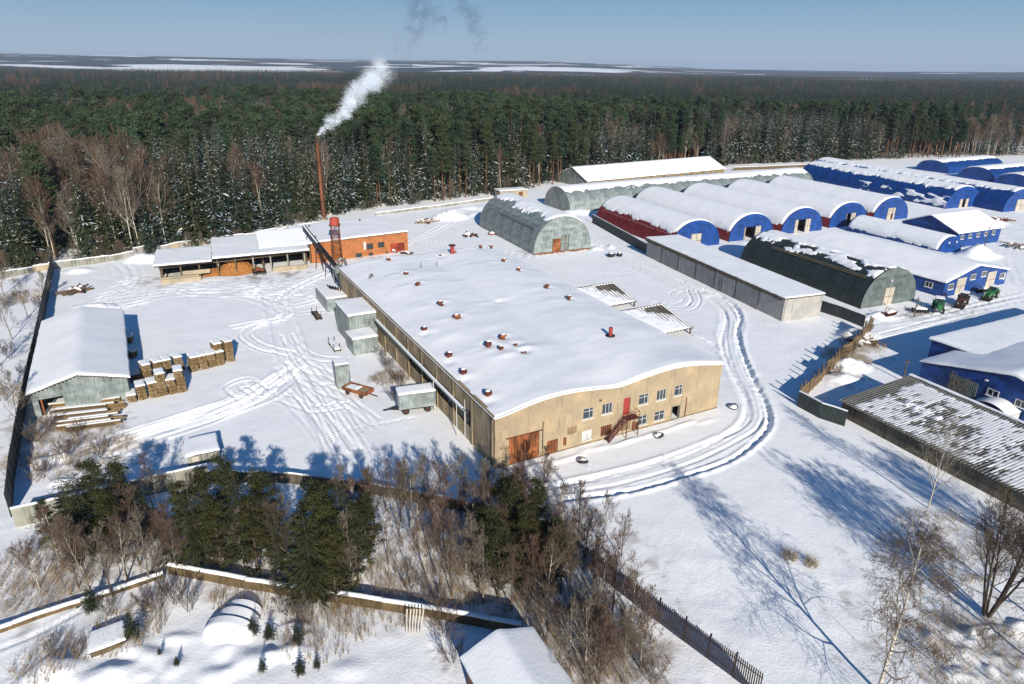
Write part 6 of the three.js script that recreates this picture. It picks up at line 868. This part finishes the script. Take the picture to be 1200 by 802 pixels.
const fgPines = [1, 2].map((s) => { const q = pineCrown({ h: 10, seed: s * 89, clumps: 84, size: 2.1, low: 0.1, tufts: 110, puff: 0.72, tone: [0.030, 0.035, 0.015], snow: 0, fine: 0.45 }); return { h: 10, trunk: mergeGeometries([stem(9.5, 0.15, s + 70), q.limbs]), crown: q.crown }; });
const fgBare = [1, 2, 3, 4].map((s) => ({ h: 9, ...bareTree({ h: 9, seed: s * 97, levels: 4, kids: [14, 6, 5, 3], r: 0.0115, spread: 0.68, up: 0.5, thin: 0.0105, first: 0.15 }) }));
const shrubs = [1, 2, 3].map((s) => ({ h: 4, ...bareTree({ h: 4, seed: s * 101, levels: 3, kids: [6, 5, 4], r: 0.010, spread: 0.55, stems: 9, up: 0.5, thin: 0.0085, first: 0.2, flare: 0.5, sides: [5, 3, 3, 3] }) }));
const bigBirch = { h: 17, ...bareTree({ h: 17, seed: 107, levels: 4, kids: [25, 9, 6, 4], r: 0.011, spread: 1.0, up: 0.3, droop: 1.0, thin: 0.012, first: 0.16 }) };
const multiStem = { h: 13, ...bareTree({ h: 13, seed: 109, levels: 4, kids: [11, 6, 5, 4], r: 0.013, spread: 0.68, stems: 7, up: 0.45, thin: 0.010, first: 0.3, flare: 0.28 }) };
const slimBirch = { h: 12, ...bareTree({ h: 12, seed: 113, levels: 4, kids: [20, 6, 5, 3], r: 0.0075, spread: 0.6, up: 0.5, droop: 0.6, thin: 0.008, first: 0.2 }) };
function tree(name, label, kind, p, h, turn, barkM, crownM, group, crownName = 'crown', lean = 0) {
  const th = thing(name, label, 'tree', V(p.x, (p.y || 0) - 0.05, p.z), turn, group); th.scale.setScalar(h / kind.h); th.scale.x *= 0.92 + 0.16 * hash2(Math.round(p.x * 9), Math.round(p.z * 9), 2); th.rotation.z = lean;
  part('trunk', kind.trunk, barkM, th); part(crownName, kind.crown, crownM, th); return th;
}
// ---------------------------------------------------------------- the forest
{
  const edge = [[-400, 372], [-200, 345], [0, 322], [60, 312], [130, 305], [200, 299], [250, 288], [300, 275], [380, 258], [440, 246], [520, 237], [600, 226], [660, 215], [720, 209], [850, 195], [950, 191], [1080, 186], [1200, 184], [1400, 180]].map(([x, y]) => { const g = G(x, y); return [Math.atan2(g.x, -g.z), Math.hypot(g.x, g.z)]; });
  const limit = (b) => { let k = 0; while (k < edge.length - 2 && edge[k + 1][0] < b) k++; const [b0, r0] = edge[k], [b1, r1] = edge[k + 1]; return lerp(r0, r1, clamp((b - b0) / (b1 - b0), 0, 1)); };
  const rr = rngOf(1234), near = { spruce: [], pine: [], birch: [] }, far = { spruce: [], birch: [] }, low = [];
  const species = (x, z, d) => { const n = fbm(x / 70 + 9, z / 70, 3, 901), m = fbm(x / 40, z / 40, 3, 907), edgeB = sstep(26, 0, d); const bare = n + 0.06 * edgeB + (x < -60 ? 0.025 : 0) > 0.66 - 0.09 * rr() + (d > 300 ? 0.02 : 0) ? 1 : 0; return (d < 330 && bare && rr() < 0.75) || (d >= 330 && n > 0.67 && rr() < 0.5) || rr() < (d < 200 ? 0.06 : 0.02) ? 'birch' : m > 0.5 + 0.12 * (rr() - 0.5) ? 'pine' : 'spruce'; };
  const scatter = (r0, r1, step) => { for (let r = r0; r < r1; r += step) { const half = 0.86, n = Math.ceil(2 * half * r / step); for (let k = 0; k < n; k++) { const b = -half + (k + rr()) / n * 2 * half, q = r + (rr() - 0.5) * step * 1.2, L = limit(b); if (q < L + 1.5 || q < r0 || q > r1) continue; const x = Math.sin(b) * q, z = -Math.cos(b) * q, d = q - L; const kind = species(x, z, d); let h = (kind === 'birch' ? 21 : 25.5) * (0.74 + 0.4 * rr()) * (0.9 + 0.25 * fbm(x / 90, z / 90, 2, 911)); if (d < 8) h *= 0.72 + 0.28 * d / 8; const o = { x, z, h, d, q, b, s: rr(), t: rr() * TAU, c: rr() }; if (q < 520) near[kind].push(o); else if (q < 1250) far[kind === 'birch' ? 'birch' : 'spruce'].push(o); else low.push({ ...o, kind }); } } };
  scatter(150, 520, 4.3); scatter(520, 1250, 6.6); scatter(1250, 2900, 8.6);
  const labels = { spruce: ['spruce_tree', 'tall dark spruce flecked with snow at the forest front', 'spruces at the forest front'], pine: ['pine_tree', 'tall green pine with bare lower trunk at the forest front', 'pines at the forest front'], birch: ['birch_tree', 'leafless pale birch at the forest front', 'birches at the forest front'] };
  const kinds = { spruce: spruces, pine: pines, birch: birches }, single = { spruce: 300, pine: 220, birch: 240 };
  const inst = (name, label, geo, m, list, h0, tint) => { if (!list.length) return; const im = new THREE.InstancedMesh(geo, m, list.length), mm = new THREE.Matrix4(), c = new THREE.Color(); list.forEach((o, i) => { const s = o.h / h0, w = s * (0.85 + 0.35 * o.s) * (o.h < 7 ? 1.4 : 1); mm.compose(V(o.x, -0.2, o.z), new THREE.Quaternion().setFromEuler(new THREE.Euler((o.c - 0.5) * 0.05, o.t, (o.s - 0.5) * 0.05)), V(w, s, w)); im.setMatrixAt(i, mm); if (tint) { const g = 0.7 + 0.6 * o.c; c.setRGB(g * tint[0] * (0.8 + 0.3 * o.s), g * tint[1], g * tint[2]); im.setColorAt(i, c); } }); im.name = numbered(name); im.castShadow = im.receiveShadow = true; scene.add(im); tag(im, label, 'forest', null, 'stuff'); };
  for (const k of Object.keys(near)) {
    const list = near[k].filter((o) => Math.abs(o.b) < 0.68).sort((a, b) => a.d - b.d + (a.q - b.q) * 0.02), solo = new Set(list.slice(0, single[k]));
    [...solo].forEach((o, i) => { const g = kinds[k], v = Math.floor(o.s * g.length); tree(labels[k][0], labels[k][1], g[v], V(o.x, 0, o.z), o.h, o.t, k === 'birch' ? M.birchBark : k === 'pine' ? M.barkRed : M.bark, k === 'birch' ? [M.twigs, M.twigsRed, M.twigsGrey][Math.floor(o.c * 3)] : [M.needles, M.needles2, M.needles3][Math.floor(o.c * 3)], labels[k][2], k === 'birch' ? 'branches' : 'crown', (o.c - 0.5) * 0.05); });
    const rest = near[k].filter((o) => !solo.has(o));
    kinds[k].forEach((g, v) => { const l = rest.filter((o) => Math.floor(o.s * kinds[k].length) === v); inst(k + '_wood', 'mass of ' + k + ' trees deeper in the forest, ' + ['broad', 'slim', 'ragged', 'dense'][v] + ' kind', k === 'birch' ? mergeGeometries([g.trunk, g.crown]) : g.crown, k === 'birch' ? M.twigsRed : M.needles, l, g.h, k === 'birch' ? [1.1, 1.05, 1] : [1, 1, 1]); if (k === 'pine') inst('pine_trunks', 'reddish pine trunks deeper in the forest', g.trunk, M.barkRed, l, g.h); });
  }
  { const scrub = []; for (let k = 0; k < 800; k++) { const b = lerp(-0.72, 0.72, rr()), q = limit(b) + 1 + 13 * rr() * rr(); if (fbm(b * 60, 3, 2, 951) < 0.42) continue; scrub.push({ x: Math.sin(b) * q, z: -Math.cos(b) * q, h: 1.5 + 6 * rr() * rr(), s: rr(), t: rr() * TAU, c: rr() }); } birches.slice(0, 2).forEach((g, v) => inst('edge_scrub', v ? 'thin leafless scrub along the foot of the forest' : 'leafless bushes along the foot of the forest', mergeGeometries([g.trunk, g.crown]), M.twigsGrey, scrub.filter((o) => (o.s < 0.5) === (v === 0)), 22, [0.9, 0.85, 0.8])); }
  farSpruce.forEach((g, v) => inst('far_conifer_wood', v ? 'distant conifer wood, second mass' : 'distant conifer wood reaching towards the horizon', g, M.needles, far.spruce.filter((o) => (o.s < 0.5) === (v === 0)), 25, [0.82, 0.95, 0.95]));
  farBirch.forEach((g, v) => inst('far_birch_wood', v ? 'distant reddish birch wood, second mass' : 'distant reddish birch wood among conifers', g, M.twigsRed, far.birch.filter((o) => (o.s < 0.5) === (v === 0)), 21, [1.1, 1, 1]));
  inst('horizon_conifer_wood', 'dark conifer wood near the horizon', lowSpruce, M.needles, low.filter((o) => o.kind !== 'birch'), 24, [0.82, 0.95, 0.95]); inst('horizon_birch_wood', 'brown leafless wood near the horizon', farBirch[0], M.twigsRed, low.filter((o) => o.kind === 'birch'), 19, [1.1, 1, 1]);
}
// ---------------------------------------------------------------- foreground trees
{
  const at = (x, y) => { const g = G(x, y); return V(g.x, gy(g.x, g.z), g.z); };
  const con = [[108, 652, 9.5, 0], [152, 628, 8.6, 3], [176, 640, 7.2, 1], [62, 640, 5.2, 4], [236, 662, 9.6, 0], [262, 672, 8.2, 4], [290, 660, 10.2, 1], [316, 652, 9.4, 3], [368, 706, 9.4, 0], [388, 694, 10.6, 4], [404, 672, 10.2, 1], [432, 660, 7.4, 3], [584, 700, 7.6, 3], [616, 684, 8.2, 4], [640, 668, 7.0, 0], [560, 662, 6.5, 1]];
  con.push([128, 640, 9.4, 4], [140, 660, 7.6, 3], [90, 632, 7.4, 0], [250, 648, 9.2, 3], [276, 640, 9.8, 4], [304, 676, 8.6, 4], [330, 668, 7.2, 1], [222, 648, 7.6, 4], [380, 670, 9.8, 3], [396, 712, 8.6, 4], [420, 684, 8.4, 3], [360, 690, 8.0, 4], [600, 660, 8.8, 3], [628, 650, 8.2, 4], [572, 680, 7.8, 4], [650, 690, 7.4, 3], [606, 626, 7.2, 4], [590, 640, 8.0, 3]);
  const clump = (x) => (x < 200 ? 0 : x < 345 ? 1 : x < 450 ? 2 : 3);
  con.forEach(([x, y, h, k], i) => { const kind = k < 3 ? fgConifers[k] : fgPines[k - 3]; tree('foreground_conifer', ['dark ragged conifer in the clump behind the slab fence', 'dark ragged conifer in the middle clump above the brown wall', 'dark ragged conifer in the clump beside the leaning planks', 'greenish conifer among the leafless trees before the hall'][clump(x)], kind, at(x, y), h * 1.05, i * 1.3, M.bark, [M.needles, M.needles2][i % 2], 'conifers in the foreground scrub'); });
  const bare = [[470, 612, 7.5], [497, 596, 6.8], [520, 622, 8], [548, 640, 8.2], [574, 618, 7.8], [604, 640, 8.6], [630, 630, 7.6], [655, 636, 7.5], [678, 624, 6.6], [706, 640, 6.4], [728, 654, 5.6], [500, 676, 6.8], [530, 700, 6.6], [566, 708, 7.4], [600, 716, 7.2], [640, 706, 7.6], [668, 690, 7.2], [696, 700, 6.4], [640, 752, 6.2], [668, 770, 6.4], [700, 780, 6.2], [730, 800, 6], [652, 800, 6.2], [420, 640, 8.2], [440, 622, 7.6], [412, 690, 8.6], [452, 600, 6.2], [356, 668, 7], [340, 640, 6.2], [210, 676, 6.4], [196, 652, 6], [70, 665, 5.2], [92, 690, 7.4], [112, 705, 8.8], [132, 700, 8], [46, 690, 4.6], [150, 680, 6], [590, 590, 6.5], [612, 586, 6], [562, 590, 6], [640, 596, 6], [612, 655, 8.4], [588, 668, 7.6], [546, 672, 7.2], [624, 700, 7.4], [572, 640, 8], [540, 612, 7], [660, 660, 7.4], [684, 668, 6.8], [604, 618, 7.6], [520, 655, 7.2], [486, 640, 7]];
  { const rb = rngOf(321), poly = [[455, 570, 700, 715, 22], [640, 690, 765, 805, 14], [400, 600, 470, 690, 6], [180, 600, 360, 690, 6], [30, 620, 200, 700, 8]]; for (const [x0, y0, x1, y1, n] of poly) for (let k = 0; k < n; k++) { const x = lerp(x0, x1, rb()), y = lerp(y0, y1, rb()); if (y < 590 && rb() < 0.6) continue; if (x > 655 && x < 700 && y < 645) continue; if (y > 700 && x > 540 && x < 660) continue; bare.push([x, y, (y < 600 ? 5.5 : 7) * (0.75 + 0.5 * rb())]); } }
  bare.forEach(([x, y, h], i) => tree('bare_tree', y > 740 ? 'leafless brown tree between the cottage and the picket fence' : x < 220 ? 'leafless thin tree near the lower left slab fence' : x < 460 ? 'leafless tall tree between the dark conifers' : 'leafless brown tree in the thicket before the hall', fgBare[i % 4], at(x, y), h, i * 2.1, [M.bark, M.barkPale, M.bark, M.birchBark][i % 4], [M.twigs, M.twigsGrey, M.twigsRed][i % 3], 'leafless trees in the foreground scrub', 'branches', (hash2(i, 3, 7) - 0.5) * 0.16));
  const sh = [[30, 662, 3], [60, 600, 2.6], [130, 722, 2.6], [186, 716, 3.2], [206, 708, 3], [222, 716, 2.8], [170, 712, 2.4], [340, 720, 3.4], [358, 735, 3], [330, 700, 2.6], [480, 690, 3], [512, 720, 3], [520, 745, 3.4], [530, 775, 3], [690, 730, 3.4], [720, 752, 3.2], [746, 772, 3.2], [690, 800, 3.4], [660, 735, 3.2], [625, 760, 2.6], [740, 700, 2.6], [600, 570, 2.6], [575, 575, 2.4], [455, 436, 3.4], [468, 452, 3], [448, 420, 2.8], [460, 470, 2.4], [60, 505, 3], [90, 512, 2.6], [40, 520, 2.8], [118, 530, 2.6], [76, 540, 3], [100, 556, 2.8], [50, 560, 2.6], [990, 430, 2.6], [1002, 412, 2.4], [978, 446, 2.4], [1016, 396, 2.2], [1120, 470, 4.4], [1080, 640, 2.6], [1180, 640, 3], [1150, 760, 2.6], [1100, 780, 2.4], [30, 440, 2.8], [12, 420, 3], [45, 360, 2.6], [95, 770, 1.6], [60, 765, 1.6], [740, 740, 2.8], [765, 800, 2.6]];
  sh.forEach(([x, y, h], i) => tree('bare_shrub', x > 960 ? 'leafless shrub near the right hand sheds and fences' : y < 480 && x > 400 ? 'leafless shrub against the shaded hall wall' : x < 130 && y < 580 ? 'leafless shrub in front of the grey shed' : 'leafless shrub in the foreground scrub', shrubs[i % 3], at(x, y), h, i * 1.7, [M.bark, M.twigs][i % 2], [M.twigsRed, M.twigs, M.twigsGrey][i % 3], 'leafless shrubs', 'branches'));
  // trees outside the green fence at the left
  [[14, 398, 9], [32, 372, 8], [52, 352, 6.5], [6, 470, 9.5], [22, 500, 8], [-12, 440, 10], [-20, 380, 10], [4, 346, 9]].forEach(([x, y, h], i) => tree('willow_tree', 'leafless bushy tree outside the dark green fence', fgBare[(i + 1) % 4], at(x, y), h, i * 0.9, M.barkPale, [M.twigsGrey, M.twigs][i % 2], 'leafless trees outside the green fence', 'branches'));
  // young spruces dotted over the lower left plot
  [[108, 718, 3.0], [158, 752, 3.2], [298, 745, 2.4], [316, 748, 2.0], [350, 762, 2.4], [308, 790, 1.8], [352, 792, 1.8], [372, 785, 1.4], [188, 770, 1.0], [208, 782, 1.0]].forEach(([x, y, h], i) => tree('young_spruce', h > 2.2 ? 'knee to head high young spruce beside the greenhouse plot' : 'tiny spruce seedling poking out of the snow', fgConifers[i % 3], at(x, y), h, i, M.bark, M.needles3, 'young spruces in the snow'));
  tree('large_birch', 'large drooping white birch with spreading crown by the snowfield', bigBirch, at(1028, 812), 15.6, 0.6, M.birchBark, M.twigs, null, 'branches', -0.03);
  tree('many_stemmed_tree', 'broad leafless tree with many dark stems by the right edge', multiStem, at(1156, 722), 12.6, 1.2, M.bark, M.twigs, null, 'branches');
  tree('slim_birch', 'slim pale birch standing against the long corrugated shed', slimBirch, at(1088, 596), 11.6, 2.2, M.birchBark, M.twigsGrey, null, 'branches', 0.04);
  [[1235, 742, 13], [1262, 690, 12], [1240, 800, 13]].forEach(([x, y, h], i) => tree('boundary_tree', 'leafless tree just beyond the right hand boundary', i % 2 ? multiStem : bigBirch, at(x, y), h, i * 2, M.bark, M.twigs, 'leafless trees beyond the right boundary', 'branches'));
  // dry stalks standing in the snow
  const rs = rngOf(555), list = []; const spots = [[80, 530, 7], [40, 660, 4], [60, 690, 4], [220, 640, 5], [150, 740, 3], [440, 700, 5], [500, 680, 6], [560, 690, 5], [640, 720, 4], [700, 750, 5], [720, 790, 5], [300, 690, 4], [990, 420, 4], [1010, 405, 4], [1120, 640, 6], [1150, 780, 6], [925, 655, 0.8], [950, 663, 0.7], [20, 350, 5], [30, 460, 4], [460, 445, 3], [60, 775, 3], [620, 640, 7], [380, 740, 4]];
  for (const [x, y, r] of spots) { const c = G(x, y); for (let k = 0; k < 70 * r; k++) { const a = rs() * TAU, q = r * Math.sqrt(rs()), px = c.x + Math.cos(a) * q, pz = c.z + Math.sin(a) * q; list.push([px, gy(px, pz), pz]); } }
  const g = new MB(); for (let k = 0; k < 4; k++) { const a = k * 1.6, l = 0.12 + 0.07 * k; g.tube([V(0, -0.05, 0), V(Math.cos(a) * l * 0.4, 0.35, Math.sin(a) * l * 0.4), V(Math.cos(a) * l * 1.4, 0.6 + 0.1 * k, Math.sin(a) * l * 1.4)], [0.009, 0.007, 0.004], 3); }
  const im = new THREE.InstancedMesh(g.geo(), M.stalks, list.length), mm = new THREE.Matrix4(); list.forEach(([x, y, z], i) => { const s = 0.5 + 1.0 * rs(); mm.compose(V(x, y, z), new THREE.Quaternion().setFromEuler(new THREE.Euler((rs() - 0.5) * 0.5, rs() * 6, (rs() - 0.5) * 0.5)), V(s, s, s)); im.setMatrixAt(i, mm); }); im.name = 'dry_grass'; im.castShadow = true; scene.add(im); tag(im, 'dry grass stalks standing out of the snow', 'grass', null, 'stuff');
}
scene.fog = new THREE.FogExp2(new THREE.Color().setRGB(0.62, 0.76, 1.0), 0.00007);
renderer.render(scene, camera);
